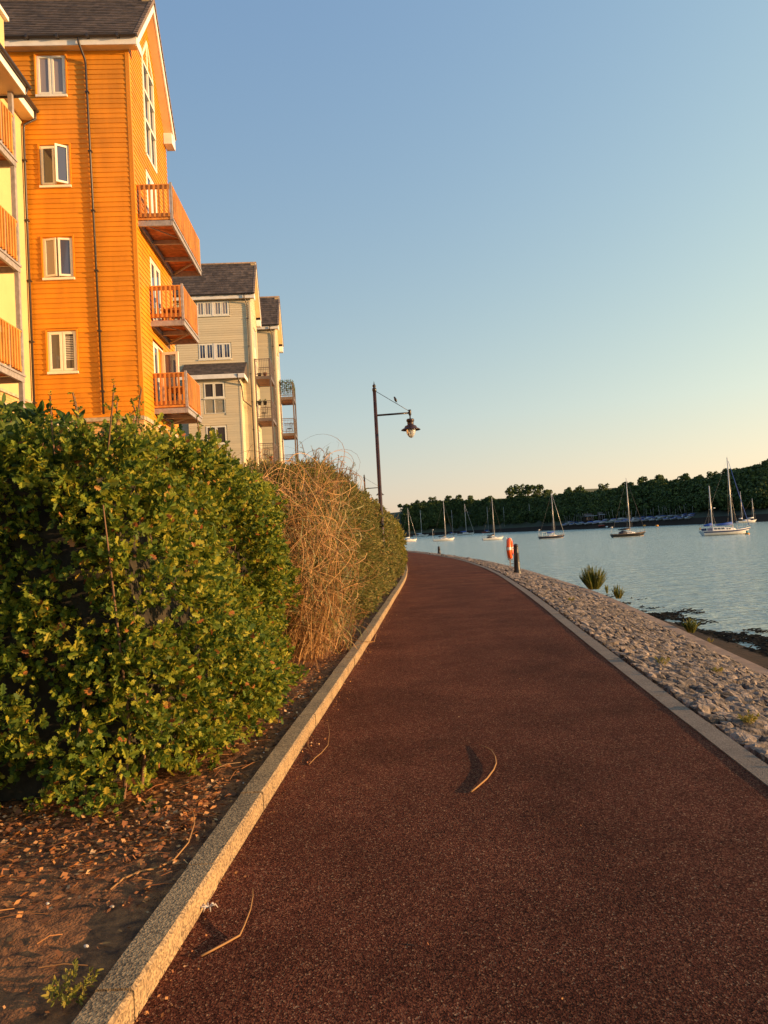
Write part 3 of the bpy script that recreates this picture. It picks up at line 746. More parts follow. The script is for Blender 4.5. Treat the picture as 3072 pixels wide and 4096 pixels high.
ghol = [(TW[0], TW[1], TW[2], 16.9), (1.38, 2.62, 11.2, 13.4), (1.38, 2.62, 8.5, 10.65), (1.30, 2.55, 5.8, 7.97)]
boards(mb, FG, 5.42, 18.6, lambda z: .075 if z < 16.2 else max(.075, gyL(z)), gyR, ghol, .1455, 3.6)
mb.box(-.075, .036, -.036, .075, 5.40, 16.2)                      # corner board
core_poly(mb, FF, [(-9, 5.3), (-.01, 5.3), (-.01, 16.1), (-9, 16.1)], -.10, -.005)
core_poly(mb, FG, [(.11, 5.3), (4.25, 5.3), (4.25, 15.7), (2.05, 18.55), (.11, 16.15)], -.25, -.065)
mb.box(-9, -.3, 4.1, 4.25, 0, 15.7)
mb.build('wall', M['orange'], OB)
mb = MB(); core_poly(mb, FF, [(-9, 0), (0, 0), (0, 5.30), (-9, 5.30)], -.2, -.002); core_poly(mb, FG, [(.001, 0), (4.25, 0), (4.25, 5.30), (.001, 5.30)], -.2, -.001)
mb.build('brick_base', M['brick'], OB)
mb = MB(); mb.box(-9, .03, -.05, .12, 5.30, 5.41); mb.box(-.1, .05, .122, 4.25, 5.30, 5.41); mb.build('stone_band', M['stonecap'], OB)
gable_roof(OB, -9, .36, (-.30, 16.42), (2.0, 19.25), (4.35, 15.95), row=.17)
eaves(OB, -9, .34, -.30, 16.42, h=.20)
mb = MB(); mb.box(.04, .325, 3.86, 4.34, 15.56, 15.94); mb.build('box_end', M['fascia'], OB)
pipe_run(OB, [(-1.28, -.34, 16.33), (-1.28, -.34, 16.2), (-1.20, -.08, 15.85), (-1.19, -.075, 15.7), (-1.10, -.075, 5.5)])
casement(OB, FF, *W1[0], glass='glass_blind', trim=M['orange'])
casement(OB, FF, *W1[1], opens=(0, 32), glass='glass', trim=M['orange'], gl2='glass_blue')
casement(OB, FF, *W1[2], opens=(12, 12), glass='glass_blind', trim=M['orange'], gl2='glass_blue')
w = casement(OB, FF, *W1[3], glass='glass', trim=M['orange'])
bm_ = MB()
for k in range(14): slab(bm_, FF, -2.12, -1.90, 7.12 + k * .05, 7.135 + k * .05, -.001, .004)
bm_.build('blind', M['white'], w)
# tall window in the gable with raking head
mb = MB()
poly = [(1.45, 13.9), (2.65, 13.9), (2.65, 17.05), (2.08, 17.9), (1.45, 17.05)]
for a, b_ in zip(poly, poly[1:] + poly[:1]): mb.bar(FG(a[0], a[1], .02), FG(b_[0], b_[1], .02), .09, .07, up=(1, 0, 0))
mb.bar(FG(2.05, 13.9, .02), FG(2.05, 17.85, .02), .09, .06, up=(1, 0, 0))
for z in (15.0, 15.95, 16.85): mb.bar(FG(1.45, z, .022), FG(2.65, z, .022), .09, .10, up=(1, 0, 0))
tw = mb.build('tall_window', M['upvc'], OB)
mb = MB(); mb.add([FG(u, z, -.03) for u, z in poly] + [FG(u, z, -.06) for u, z in poly], [tuple(range(5)), tuple(range(9, 4, -1))]); mb.build('pane', M['glass_blue'], tw)
wood_balcony(OB, .24, 4.30, 11.05, post_y=[1.62, 3.0], low=1)
wood_balcony(OB, 1.16, 3.28, 8.36)
wood_balcony(OB, 1.13, 3.15, 5.66, low=1)
french_door(OB, FG, 1.40, 2.60, 11.24, 13.38); french_door(OB, FG, 1.40, 2.60, 8.55, 10.62); french_door(OB, FG, 1.32, 2.53, 5.85, 7.95, open_=82)
def BW(O, x, y, z):           # building-local point to world
    return O.location + Matrix.Rotation(O.rotation_euler.z, 3, 'Z') @ Vector((x, y, z))

# ---- cream rendered block at the left edge ------------------------------------
YB = empty('apartment_building', (-6.75, 20.3, 0), BROT)
tag(YB, 'cream rendered apartment block at the left edge with timber balconies on grey steel posts', 'building')
FY = lambda u, z, o: Vector((-3.07 + o, u, z))
mb = MB(); mb.box(-9, -3.07, -12, -.05, 5.9, 14.2); mb.build('wall', M['cream_render'], YB)
mb = MB(); mb.box(-9, -3.085, -12, -.052, 0, 5.9); mb.box(-3.083, -1.87, -12, -.12, 0, 4.93); mb.build('brick_base', M['brick'], YB)
mb = MB(); mb.box(-3.08, -1.82, -12, -.10, 4.93, 5.03); mb.box(-3.13, -3.03, -12, -.06, 5.86, 5.93); mb.build('coping', M['stonecap'], YB)
mb = MB(); tiles(mb, Vector((-2.68, -.02, 14.42)), Vector((0, -1, 0)), Vector((-math.cos(rad(36)), 0, math.sin(rad(36)))), 12, 3.5, row=.25)
mb.add([(-2.70, -.02, 14.40), (-2.70, -12, 14.40), (-6, -12, 16.8), (-6, -.02, 16.8), (-6, -.02, 14.3), (-6, -12, 14.3)], [(0, 1, 2, 3), (0, 3, 4), (1, 5, 2), (0, 4, 5, 1)]); mb.build('roof', M['roof'], YB)
mb = MB(); mb.box(-2.73, -2.70, -12, -.03, 14.12, 14.37); mb.build('fascia', M['fascia'], YB)
mb = MB(); mb.box(-3.07, -2.732, -12, -.032, 14.13, 14.16); mb.build('soffit', M['soffit'], YB)
def gutter_y(B, x, z, y0, y1):
    mb = MB(); n = 7; vs = []
    for y in (y0, y1):
        for k in range(n):
            a = math.pi + math.pi * k / (n - 1); vs.append((x + .06 * math.cos(a), y, z + .065 * math.sin(a)))
    mb.add(vs, [(k, k + 1, n + k + 1, n + k) for k in range(n - 1)] + [tuple(range(n)), tuple(range(2 * n - 1, n - 1, -1))]); mb.build('gutter', M['pipe'], B)
gutter_y(YB, -2.64, 14.40, -12, .02)
pipe_run(YB, [(-2.66, -.10, 14.36), (-2.66, -.10, 14.12), (-2.98, -.13, 13.95), (-3.0, -.13, 13.7), (-3.0, -.13, 5.0)])
# projecting roof over the top balcony
mb = MB(); tiles(mb, Vector((-1.62, -3.12, 13.12)), Vector((0, -1, 0)), Vector((-math.cos(rad(30)), 0, math.sin(rad(30)))), 9, 1.6, row=.25)
mb.add([(-1.64, -3.12, 13.10), (-1.64, -12, 13.10), (-3.0, -12, 13.88), (-3.0, -3.12, 13.88), (-3.0, -3.12, 12.9), (-3.0, -12, 12.9)], [(0, 1, 2, 3), (0, 3, 4), (1, 5, 2), (0, 4, 5, 1)]); mb.build('canopy_roof', M['roof'], YB)
mb = MB(); mb.box(-1.67, -1.64, -12, -3.12, 12.86, 13.07); mb.box(-3.06, -1.671, -3.16, -3.13, 12.86, 12.98); mb.build('fascia', M['fascia'], YB)
mb = MB(); mb.box(-3.06, -1.672, -12, -3.162, 12.87, 12.90); mb.build('soffit', M['soffit'], YB)
gutter_y(YB, -1.58, 13.10, -12, -3.08)
mb = MB(); mb.tube([(-1.6, -3.14, 13.05), (-1.66, -3.14, 12.84), (-3.0, -3.14, 12.82)], .032, 8); mb.build('rainwater_pipe', M['pipe'], YB)
for zd in (11.02, 8.42, 5.74):
    D = wood_balcony(YB, -10.0, -3.22, zd, x1=-1.9, x0=-3.06, post_y=[-3.95, -5.6, -7.2, -8.8])
for y in (-3.26, -9.9):
    mb = MB(); mb.box(-2.01, -1.91, y - .05, y + .05, 5.0, 12.9); mb.build('support_post', M['steel'], YB)
for zd in (11.2, 8.6, 5.92): french_door(YB, FY, -5.0, -3.9, zd, zd + 2.05)
casement(YB, FY, -2.5, -1.75, 6.7, 7.75, glass='glass_blue')
rl_ = MB(); p = at(12, 75, 17.0); q = Matrix.Rotation(-BROT, 3, 'Z') @ (p - YB.location)
rl_.box(q.x - .7, q.x + .12, q.y - .8, q.y + .05, q.z - .04, q.z + .06); o = rl_.build('rooflight', M['fascia'], YB)
cw = MB(); cw.box(q.x - .75, q.x + .02, q.y - .75, q.y - .02, q.z - 1.6, q.z - .045); cw.build('dormer', M['cream_render'], YB)

# ---- sage green boarded blocks further along ------------------------------------
def railing_metal(D, x0, x1, y0, y1, zt, h=1.08, p=.11):
    rb = MB(); zr = zt + h
    for (a, b_) in (((x0, y0), (x1, y0)), ((x1, y0), (x1, y1)), ((x0, y1), (x1, y1))):
        A_, B_ = Vector((*a, 0)), Vector((*b_, 0)); d = B_ - A_; L_ = d.length; d.normalize()
        for z, w in ((zr, .045), (zt + .12, .035), (zr - .12, .02)): rb.bar(A_ + Vector((0, 0, z)), B_ + Vector((0, 0, z)), w)
        k = p
        while k < L_ - .04: rb.bar(A_ + d * k + Vector((0, 0, zt + .12)), A_ + d * k + Vector((0, 0, zr)), .016); k += p
    rb.build('balustrade', M['brown_steel'], D)
def tower(B, y0, y1, decks, x1=1.05):
    for i, zt in enumerate(decks):
        mb = MB(); mb.box(.0, x1, y0, y1, zt - .20, zt); 
        D = mb.build('balcony', M['brown_steel'], B)
        ub = MB()
        for k in range(6): ub.box(.08, x1 - .08, y0 + .1 + k * (y1 - y0 - .2) / 6, y0 + .1 + k * (y1 - y0 - .2) / 6 + .12, zt - .215, zt - .203)
        ub.build('joists', M['deckwood'], D)
        railing_metal(D, .05, x1 - .03, y0 + .03, y1 - .03, zt)
    for x, y in ((.05, y0 + .05), (x1 - .05, y0 + .05), (x1 - .05, y1 - .05)):
        mb = MB(); zt = decks[0] + (1.12 if y == y0 + .05 else 1.1)
        mb.box(x - .05, x + .05, y - .05 - .003, y + .05, 0, zt); mb.build('support_post', M['brown_steel'], B)
def sage(loc, label, west, lower, decks, ty):
    B = empty('apartment_building', loc, BROT); tag(B, label, 'building', 'sage green apartment blocks')
    holes = [(-3.33, -1.26, 15.82, 16.80), (-3.33, -1.26, 13.10, 14.16), (-5.0, -4.62, 13.1, 14.1)] if lower else []
    mb = MB()
    boards(mb, FF, 3, 16.8, lambda z: west, lambda z: -.07, holes, .145, 3.2)
    boards(mb, FG, 3, 19.2, lambda z: .07 if z < 16.9 else .07 + (z - 16.9) * .55, lambda z: 3.05 if z < 16.2 else 3.05 - (z - 16.2) * .45, [(1.3, 2.3, 13.4, 15.4)] + [(1.2, 2.1, d_, d_ + 2.05) for d_ in decks], .145, 3.2)
    mb.box(-.07, .036, -.036, .07, 3, 16.8)
    core_poly(mb, FF, [(west, 0), (-.01, 0), (-.01, 16.8), (west, 16.8)], -.10, -.005)
    core_poly(mb, FG, [(.11, 0), (3.05, 0), (3.05, 16.2), (1.6, 19.4), (.11, 16.85)], -.25, -.065)
    mb.build('wall', M['sage'], B)
    gable_roof(B, west, .36, (-.30, 17.12), (1.62, 19.75), (3.25, 16.45), row=.25)
    eaves(B, west, .33, -.30, 17.12, h=.24)
    mb = MB(); mb.box(.04, .325, 2.75, 3.2, 15.95, 16.35); mb.build('box_end', M['fascia'], B)
    pipe_run(B, [(-.28, -.34, 17.0), (-.28, -.34, 16.85), (-.20, -.08, 16.6), (-.16, -.075, 16.4), (-.12, -.075, 3)])
    if lower:
        for z0, z1, g in ((15.87, 16.76, 'glass_blind'), (13.13, 14.12, 'glass_blue')):
            casement(B, FF, -3.29, -2.36, z0, z1, glass=g, bars=1); casement(B, FF, -2.23, -1.30, z0, z1, glass=g, bars=1)
            mb = MB(); slab(mb, FF, -2.355, -2.235, z0 - .06, z1, -.02, .035); mb.build('mullion_panel', M['white'], B)
        casement(B, FF, -5.0, -4.66, 13.13, 14.06, glass='glass_blue')
        # lower projecting bay with its own lean-to roof
        FL = lambda u, z, o: Vector((u, -1.2 - o, z)); FR = lambda u, z, o: Vector((-.66 + o, u, z)); FLs = lambda u, z, o: Vector((-3.85 - o, u, z))
        mb = MB()
        boards(mb, FL, 3, 11.72, lambda z: -3.85, lambda z: -.73, [(-2.9, -1.58, 9.45, 11.44), (-2.88, -1.57, 7.60, 8.80)], .145, 2.6)
        boards(mb, FR, 3, 12.3, lambda z: -1.13 if z < 11.75 else -1.13 + (z - 11.75) * 1.2, lambda z: .0, [], .145)
        mb.box(-.73, -.63, -1.236, -1.13, 3, 11.7); mb.box(-3.84, -.68, -1.19, -.05, 0, 11.75); mb.build('bay_wall', M['sage'], B)
        mb = MB(); us = Vector((0, 1.5, 1.0)); tiles(mb, Vector((-4.2, -1.5, 11.85)), Vector((1, 0, 0)), us.normalized(), 3.85, us.length, row=.25)
        mb.box(-4.19, -.36, -1.5, -.01, 11.76, 11.84); mb.add([(-.36, -1.5, 11.84), (-.36, -.01, 11.84), (-.36, -.01, 12.84), (-4.19, -1.5, 11.84), (-4.19, -.01, 11.84), (-4.19, -.01, 12.84)], [(0, 1, 2), (3, 5, 4), (0, 2, 5, 3)])
        mb.build('bay_roof', M['roof'], B)
        mb = MB(); mb.box(-4.19, -.36, -1.53, -1.505, 11.56, 11.82); mb.box(-.358, -.33, -1.53, -.02, 11.56, 11.80); mb.build('bay_fascia', M['fascia'], B)
        mb = MB(); mb.box(-4.18, -.37, -1.5, -1.24, 11.57, 11.59); mb.build('bay_soffit', M['soffit'], B)
        mb = MB(); mb.tube([(-.75, -1.56, 11.8), (-.75, -1.5, 11.55), (-.58, -1.2, 11.1), (-.56, -.9, 10.3), (-.2, -.12, 10.05)], .034, 8); mb.build('rainwater_pipe', M['pipe'], B)
        w = casement(B, FL, -2.86, -1.62, 10.45, 11.40, glass='glass', name='window')
        mb = MB(); ring(mb, FL, -2.86, -1.62, 9.5, 10.38, .035, -.04, .02); slab(mb, FL, -2.26, -2.22, 9.53, 10.36, -.03, .015); pw_ = mb.build('window_panel', M['upvc'], B)
        mb = MB(); slab(mb, FL, -2.83, -1.65, 9.53, 10.35, -.03, -.01); mb.build('pane', M['panel'], pw_)
        casement(B, FL, -2.84, -1.61, 7.65, 8.75, glass='glass')
    for d_ in decks: french_door(B, FG, 1.22, 2.08, d_ + .02, d_ + 2.03)
    casement(B, FG, 1.35, 2.25, 13.45, 15.35, glass='glass_blue', name='tall_window')
    tower(B, ty, ty + 2.3, decks)
    return B
SA = sage((-7.69, 44.0, 0), 'sage green boarded apartment block with a lower lean-to bay, seen behind the orange block', -9, True, (12.10, 9.42, 6.72, 4.0), .6)
SB_ = sage((-7.18, 50.7, 0), 'narrow farther sage green apartment block showing one gutter and a balcony tower against the sky', -3.5, False, (12.25, 9.55, 6.85, 4.15), 1.6)

# ---- things on the balconies ------------------------------------
def barrel(loc, label):
    e = empty('barrel_planter', loc); tag(e, label, 'planter')
    mb = MB(); mb.lathe([(.0, .0), (.19, .0), (.235, .12), (.25, .24), (.235, .36), (.215, .42), (.19, .42), (.18, .36), (0, .36)], 20); mb.build('staves', M['barrel'], e)
    mb = MB()
    for z, r in ((.07, .222), (.34, .243)): mb.lathe([(r, z), (r + .008, z), (r + .008, z + .035), (r, z + .035)], 20)
    mb.build('hoop', M['iron'], e); return e
barrel(BW(OB, .55, 1.0, 11.245), 'brown wooden half barrel on the top balcony of the orange block')
def bistro_chair(loc, rz, label, group=None):
    e = empty('metal_chair', loc, rz); tag(e, label, 'chair', group)
    mb = MB(); mb.lathe([(0, .45), (.19, .45), (.2, .46), (.19, .475), (0, .475)], 16); mb.build('seat', M['iron'], e)
    mb = MB(); pts = [(.17, -.17, .45), (.2, -.17, .75), (.21, -.1, .90), (.22, 0, .95), (.21, .1, .90), (.2, .17, .75), (.17, .17, .45)]; mb.tube(pts, .011, 6)
    mb.tube([(.2, 0, .55), (.205, -.07, .65), (.21, 0, .76), (.21, .07, .65), (.2, 0, .55)], .008, 5); mb.tube([(.19, 0, .46), (.21, 0, .95)], .007, 5); mb.build('backrest', M['iron'], e)
    for a, b_ in ((-.15, -.15), (-.15, .15), (.15, -.15), (.15, .15)):
        mb = MB(); mb.tube([(a, b_, .46), (a * 1.25, b_ * 1.25, 0)], .011, 6); mb.build('leg', M['iron'], e)
    return e
bistro_chair(BW(OB, .55, 2.4, 8.56), rad(100), 'black scrolled metal chair on the middle balcony of the orange block')
def table(loc, w, d, m, label, h=.72):
    e = empty('table', loc, BROT); tag(e, label, 'table')
    mb = MB(); mb.box(-w / 2, w / 2, -d / 2, d / 2, h - .04, h); mb.build('tabletop', M[m], e)
    for sx in (-1, 1):
        for sy in (-1, 1): mb = MB(); mb.box(sx * (w / 2 - .05) - .025, sx * (w / 2 - .05) + .025, sy * (d / 2 - .05) - .025, sy * (d / 2 - .05) + .025, 0, h - .042); mb.build('leg', M[m], e)
    return e
table(BW(OB, .55, 1.75, 8.56), .6, .55, 'deckwood', 'low brown table beside the metal chair on the middle balcony', .42)
table(BW(OB, .58, 2.1, 5.86), .6, 1.0, 'wood', 'orange wooden table on the lowest balcony of the orange block')
def pot(loc, r, h, m, label, plant=None, hang=False):
    e = empty('plant_pot', loc); tag(e, label, 'plant pot')
    mb = MB(); mb.lathe([(0, 0), (r * .72, 0), (r, h), (r * 1.08, h), (r * 1.08, h * 1.08), (r * .9, h * 1.08), (r * .85, h * .9), (0, h * .9)], 14); mb.build('pot', M[m], e)
    if plant:
        V = []; F = []
        for k in range(plant):
            d = Vector((random.gauss(0, .5), random.gauss(0, .5), random.uniform(.2, 1.3))); p = Vector((0, 0, h)) + d * r * 1.1; b0 = len(V)
            q = Vector((random.gauss(0, 1), random.gauss(0, 1), random.gauss(0, 1))).normalized() * .05; q2 = d.cross(q).normalized() * .03
            V += [tuple(p - q), tuple(p + q2), tuple(p + q), tuple(p - q2)]; F.append([b0, b0 + 1, b0 + 2, b0 + 3])
        P = Proto(V, F); np_mesh('foliage', P.V, P.L, P.n, M['dogwood'], e)
    return e
pot(BW(SA, .3, .85, 12.11), .13, .2, 'black', 'dark low pot on the top metal balcony, left of the terracotta pot', 0)
pot(BW(SA, .65, .85, 12.11), .13, .22, 'terracotta', 'terracotta pot on the top metal balcony of the nearer sage block', 0)
pot(BW(SA, .25, .52, 10.22), .12, .2, 'black', 'left black pot hooked high on the middle metal balcony rail', 20)
pot(BW(SA, .60, .52, 10.22), .12, .2, 'black', 'right black pot hooked high on the middle metal balcony rail', 20)
pot(BW(SA, .75, 1.0, 6.73), .12, .25, 'terracotta', 'terracotta pot on the lowest visible metal balcony above the dry grass', 30)
bistro_chair(BW(SA, .4, 1.5, 9.43), rad(60), 'dark chair behind the rail of the middle metal balcony of the nearer sage block')
bistro_chair(BW(SA, .35, 1.5, 6.73), rad(60), 'dark chair on the lowest visible metal balcony of the nearer sage block')
bistro_chair(BW(SB_, .55, 2.6, 9.56), rad(60), 'dark chair on the middle balcony standing against the sky')
# climbing plant over the top balcony of the farther block
V = []; F = []
for k in range(500):
    u = random.random(); x = .06 + .88 * u if random.random() < .6 else 1.0; y = 1.62 if x < .97 else 1.62 + random.random() * 2.2
    p = Vector((x + random.gauss(0, .03), y + random.gauss(0, .06), 12.35 + random.random() ** .6 * 1.15)); b0 = len(V)
    q = Vector((random.gauss(0, 1), random.gauss(0, 1), random.gauss(0, 1))).normalized() * .06; q2 = q.orthogonal().normalized() * .035
    V += [tuple(p - q), tuple(p + q2), tuple(p + q), tuple(p - q2)]; F.append([b0, b0 + 1, b0 + 2, b0 + 3])
P = Proto(V, F); e = empty('climbing_plant', BW(SB_, 0, 0, 0), BROT); tag(e, 'dark climbing plant filling the rail of the top balcony against the sky', 'plant'); np_mesh('foliage', P.V, P.L, P.n, M['dogwood'], e)
mb = MB()
for k in range(6): mb.tube([(.1 + .15 * k, 1.66, 12.26), (.12 + .14 * k, 1.6, 12.9), (.1 + .16 * k, 1.63, 13.6)], .008, 5)
mb.build('stem', M['twig'], e)

# ================================================================ STREET THINGS
def lamp(base, H, label, arm=.92):
    e = empty('street_lamp', base); tag(e, label, 'street lamp', 'swan arm street lamps')
    mb = MB(); mb.tube([(0, 0, 0), (0, 0, .9), (0, 0, .95), (0, 0, H - .26)], [.085, .075, .056, .046], 12); mb.build('pole', M['rust'], e)
    mb = MB(); mb.lathe([(.046, H - .28), (.056, H - .27), (.056, H - .20), (.042, H - .185), (.028, H - .175), (.042, H - .155), (.048, H - .13), (.042, H - .105), (.022, H - .09), (.014, H - .08), (.013, H - .06), (.002, H)], 12); mb.build('finial', M['iron'], e)
    za = H - .91; mb = MB(); mb.tube([(.04, 0, za - .02), (arm, 0, za + .0)], .026, 8); mb.lathe([(0, .09), (.036, .085), (.038, .05), (.038, -.05), (.026, -.07), (.018, -.08), (.018, -.19), (0, -.19)], 10, (arm, 0, za)); A_ = mb.build('arm', M['iron'], e)
    mb = MB(); mb.tube([(.04, 0, H - .28), (arm - .02, 0, za + .05)], .0075, 6); mb.build('stay_rod', M['iron'], e)
    zl = za - .18
    mb = MB(); mb.lathe([(0, .02), (.09, .015), (.105, -.005), (.105, -.05), (.085, -.065), (.085, -.14), (.10, -.155), (.145, -.17), (.165, -.20), (.17, -.225), (.215, -.245), (.262, -.278), (.262, -.286), (.20, -.268), (.13, -.25), (.0, -.245)], 24, (arm, 0, zl)); L_ = mb.build('lamp_shade', M['rust'], e)
    mb = MB(); mb.lathe([(.135, -.262), (.132, -.31), (.118, -.37), (.09, -.43), (.055, -.475), (.02, -.495), (0, -.498)], 20, (arm, 0, zl)); mb.build('lamp_globe', M['globe'], L_)
    return e
m, N, L, b = nmat('globe_glass'); b.inputs['Base Color'].default_value = (.80, .80, .74, 1); b.inputs['Roughness'].default_value = .12; b.inputs['Transmission Weight'].default_value = .6; M['globe'] = m
p = at(1527, 2100, 19.0); pt = at(1488, 1525, 19.0)
lamp((p.x, 19.0, 0), pt.z, 'rust dark street lamp rising from the hedge with a small bird on its stay')
p2 = at(1462, 2000, 44.0); pt2 = at(1454, 1895, 44.0)
lamp((p2.x, 44.0, 0), pt2.z, 'farther street lamp with only its finial and arm showing above the hedge')
# bird
H = pt.z; bz = H - .28 + (H - .91 + .05 - (H - .28)) * .60
e = empty('bird', (p.x + .04 + .86 * .60, 19.0, bz + .008)); tag(e, 'small dark bird perched on the sloping lamp stay', 'bird')
mb = MB(); mb.tube([(.02, 0, .02), (.012, 0, .05), (0, 0, .085), (-.012, 0, .115), (-.02, 0, .14), (-.03, 0, .158), (-.04, 0, .163)], [.010, .03, .036, .03, .024, .020, .008], 10); mb.build('body', M['iron'], e)
mb = MB(); mb.tube([(-.045, 0, .160), (-.068, 0, .158)], [.006, .001], 6); mb.build('beak', M['iron'], e)
mb = MB(); mb.add([(.015, -.014, .05), (.015, .014, .05), (.05, .018, -.02), (.05, -.018, -.02), (.02, -.012, .035), (.02, .012, .035), (.052, .016, -.026), (.052, -.016, -.026)], [(0, 1, 2, 3), (7, 6, 5, 4), (0, 4, 5, 1), (1, 5, 6, 2), (2, 6, 7, 3), (3, 7, 4, 0)]); mb.build('tail', M['iron'], e)
for s_ in (-1, 1): mb = MB(); mb.tube([(.004, .012 * s_, .035), (0, .012 * s_, .0)], .003, 5); mb.build('leg', M['iron'], e)

def bollard(loc, h, r, label):
    e = empty('bollard', loc); tag(e, label, 'bollard', 'bollards along the stone slope')
    mb = MB(); mb.lathe([(r * 1.22, -.35), (r * 1.22, .10 * h), (r * 1.05, .14 * h), (r, .16 * h), (r * .80, .68 * h), (r * .86, .69 * h), (r * .86, .70 * h), (r * .8, .715 * h), (r * .74, .92 * h), (r * .80, .93 * h), (r * .78, .945 * h), (r * .62, .975 * h), (r * .35, .995 * h), (0, h)], 20); mb.build('post', M['black'], e); return e
def surf(px, py, it=6):
    z = -.3
    for _ in range(it):
        p = G(px, py, z); t = (p.x - xr(p.y) - .15) / (xo(p.y) - .30 - xr(p.y) - .15); z = rev(p.y, min(1, max(0, t)))[2]
    return G(px, py, z)
pb = surf(2070, 2297); sc = FPX / pb.y
hb = 122 / sc; bollard(pb, hb, .125, 'tall black tapered bollard on the stone slope with the orange lifebuoy beside it')
pb2 = surf(1757, 2216); bollard(pb2, 31 / (FPX / pb2.y), .13, 'distant small bollard on the stone edging where the path bends')
# lifebuoy on its own bracket post just left of the bollard
lb = Vector((pb.x - .255, pb.y - .06, pb.z))
e = empty('lifebuoy', lb); tag(e, 'orange lifebuoy seen edge on in its holder left of the tall bollard', 'lifebuoy')
zc = at(2045, 2193, pb.y).z - pb.z; R_, r_ = .345, .085
vs = []; n1, n2 = 40, 12
for i in range(n1):
    a = 2 * math.pi * i / n1
    for j in range(n2):
        b_ = 2 * math.pi * j / n2; q = Vector((r_ * 1.1 * math.cos(b_), 0, 0)); rr = R_ + r_ * math.sin(b_)
        vs.append(Matrix.Rotation(rad(-17), 3, 'Z') @ Vector((r_ * 1.1 * math.cos(b_), rr * math.cos(a), zc + rr * math.sin(a))))
mb = MB(); mb.add(vs, [(i * n2 + j, i * n2 + (j + 1) % n2, ((i + 1) % n1) * n2 + (j + 1) % n2, ((i + 1) % n1) * n2 + j) for i in range(n1) for j in range(n2)], True); mb.build('ring', M['lifebuoy'], e)
for a in (math.pi * 1.0, math.pi * .0, math.pi * .5, math.pi * 1.5):
    vs = []
    for i in range(4):
        aa = a + (i - 1.5) * .09
        for j in range(n2):
            b_ = 2 * math.pi * j / n2; rr = R_ + (r_ + .004) * math.sin(b_)
            vs.append(Matrix.Rotation(rad(-17), 3, 'Z') @ Vector(((r_ + .004) * 1.1 * math.cos(b_), rr * math.cos(aa), zc + rr * math.sin(aa))))
    mb = MB(); mb.add(vs, [(i * n2 + j, i * n2 + (j + 1) % n2, (i + 1) * n2 + (j + 1) % n2, (i + 1) * n2 + j) for i in range(3) for j in range(n2)], True); mb.build('reflective_band', M['reflect'], e)
mb = MB(); mb.box(-.07, .07, -.16, .16, zc - .47, zc - .43); mb.bar((-.02, 0, zc - .75), (-.02, 0, zc - .45), .05, .03); mb.bar((-.02, 0, zc - .62), (.18, .05, zc - .62), .03);
mb.bar((-.08, -.15, zc - .45), (-.08, -.15, zc - .30), .015); mb.bar((-.08, .15, zc - .45), (-.08, .15, zc - .30), .015); mb.build('holder', M['steel'], e)
mb = MB(); mb.bar((.02, 0, zc), (.2, .05, zc), .04); mb.build('bracket', M['steel'], e)
mb = MB(); mb.tube([Matrix.Rotation(rad(-17), 3, 'Z') @ Vector((-.10 + .02 * math.sin(3 * a), (R_ + .06) * math.cos(a), zc + (R_ + .07 + .02 * math.cos(4 * a)) * math.sin(a))) for a in np.linspace(0, 6.28, 30)], .008, 5); mb.build('grab_line', M['reflect'], e)

# ================================================================ BOATS
BM = {}
for nme, c in (('white_hull', (.62, .62, .60)), ('navy_hull', (.012, .016, .035)), ('black_hull', (.014, .013, .013)), ('blue_stripe', (.02, .04, .13)), ('red_hull', (.40, .03, .02)), ('blue_cover', (.03, .09, .36)), ('pale_cover', (.40, .48, .55)), ('teak', (.30, .19, .11)), ('antifoul', (.02, .03, .035)), ('sail_dark', (.018, .02, .03)), ('green_cover', (.10, .2, .16))):
    BM[nme] = mat(nme, c, .4 if 'hull' in nme else .7, .04, 2)
BM['mast'] = mat('mast_metal', (.62, .58, .52), .35, .05, 2, metal=.2)
BM['wire'] = mat('rig_wire', (.42, .37, .31), .4, .05, 2, metal=.3)
BM['winglass'] = glassmat('cabin_glass', (.02, .02, .025), .1)
BM['buoy_y'] = mat('buoy_orange', (.75, .30, .02), .5); BM['buoy_t'] = mat('buoy_teal', (.02, .32, .36), .5)
def hull_rows(L_, B_, fb, bow=.14, stern=.05, sheer=.25, tr=.65, ns=13):
    rows = []
    for i in range(ns):
        t = i / (ns - 1); x = -L_ / 2 + L_ * t
        bm_ = B_ / 2 * (tr + (1 - tr) * math.sin(min(1, t / .5) * math.pi / 2)) if t < .5 else B_ / 2 * max(.015, (1 - ((t - .5) / .5) ** 2.3))
        zt = fb * (1 + sheer * (2 * abs(t - .42)) ** 2 * (1.3 if t > .42 else .35))
        row = []
        for a in (0, .25, .5, .75, 1):
            # a=1 deck edge, a=0 under water centre
            w = bm_ * (a ** .45) * (1 if a > .3 else .85); z = -.35 + (zt + .35) * a ** 1.15
            xs = x + (bow * L_ * (a - 1) * max(0, (t - .8) / .2)) - (stern * L_ * (a - 1) * max(0, (.15 - t) / .15))
            row.append((xs, w if a else .0, z))
        rows.append(row)
    return rows
def hull_mesh(rows, lo=0, hi=4, out=0.0):
    mb = MB(); n = hi - lo + 1
    for s_ in (1, -1):
        V = [(x, (y + out) * s_, z) for r in rows for x, y, z in r[lo:hi + 1]]
        F = [(i * n + j, (i + 1) * n + j, (i + 1) * n + j + 1, i * n + j + 1) for i in range(len(rows) - 1) for j in range(n - 1)]
        mb.add(V, [f if s_ == 1 else f[::-1] for f in F], True)
    r = rows[0][lo:hi + 1]; mb.add([(x, y, z) for x, y, z in r] + [(x, -y, z) for x, y, z in r], [(j, j + 1, n + j + 1, n + j) for j in range(n - 1)])
    return mb
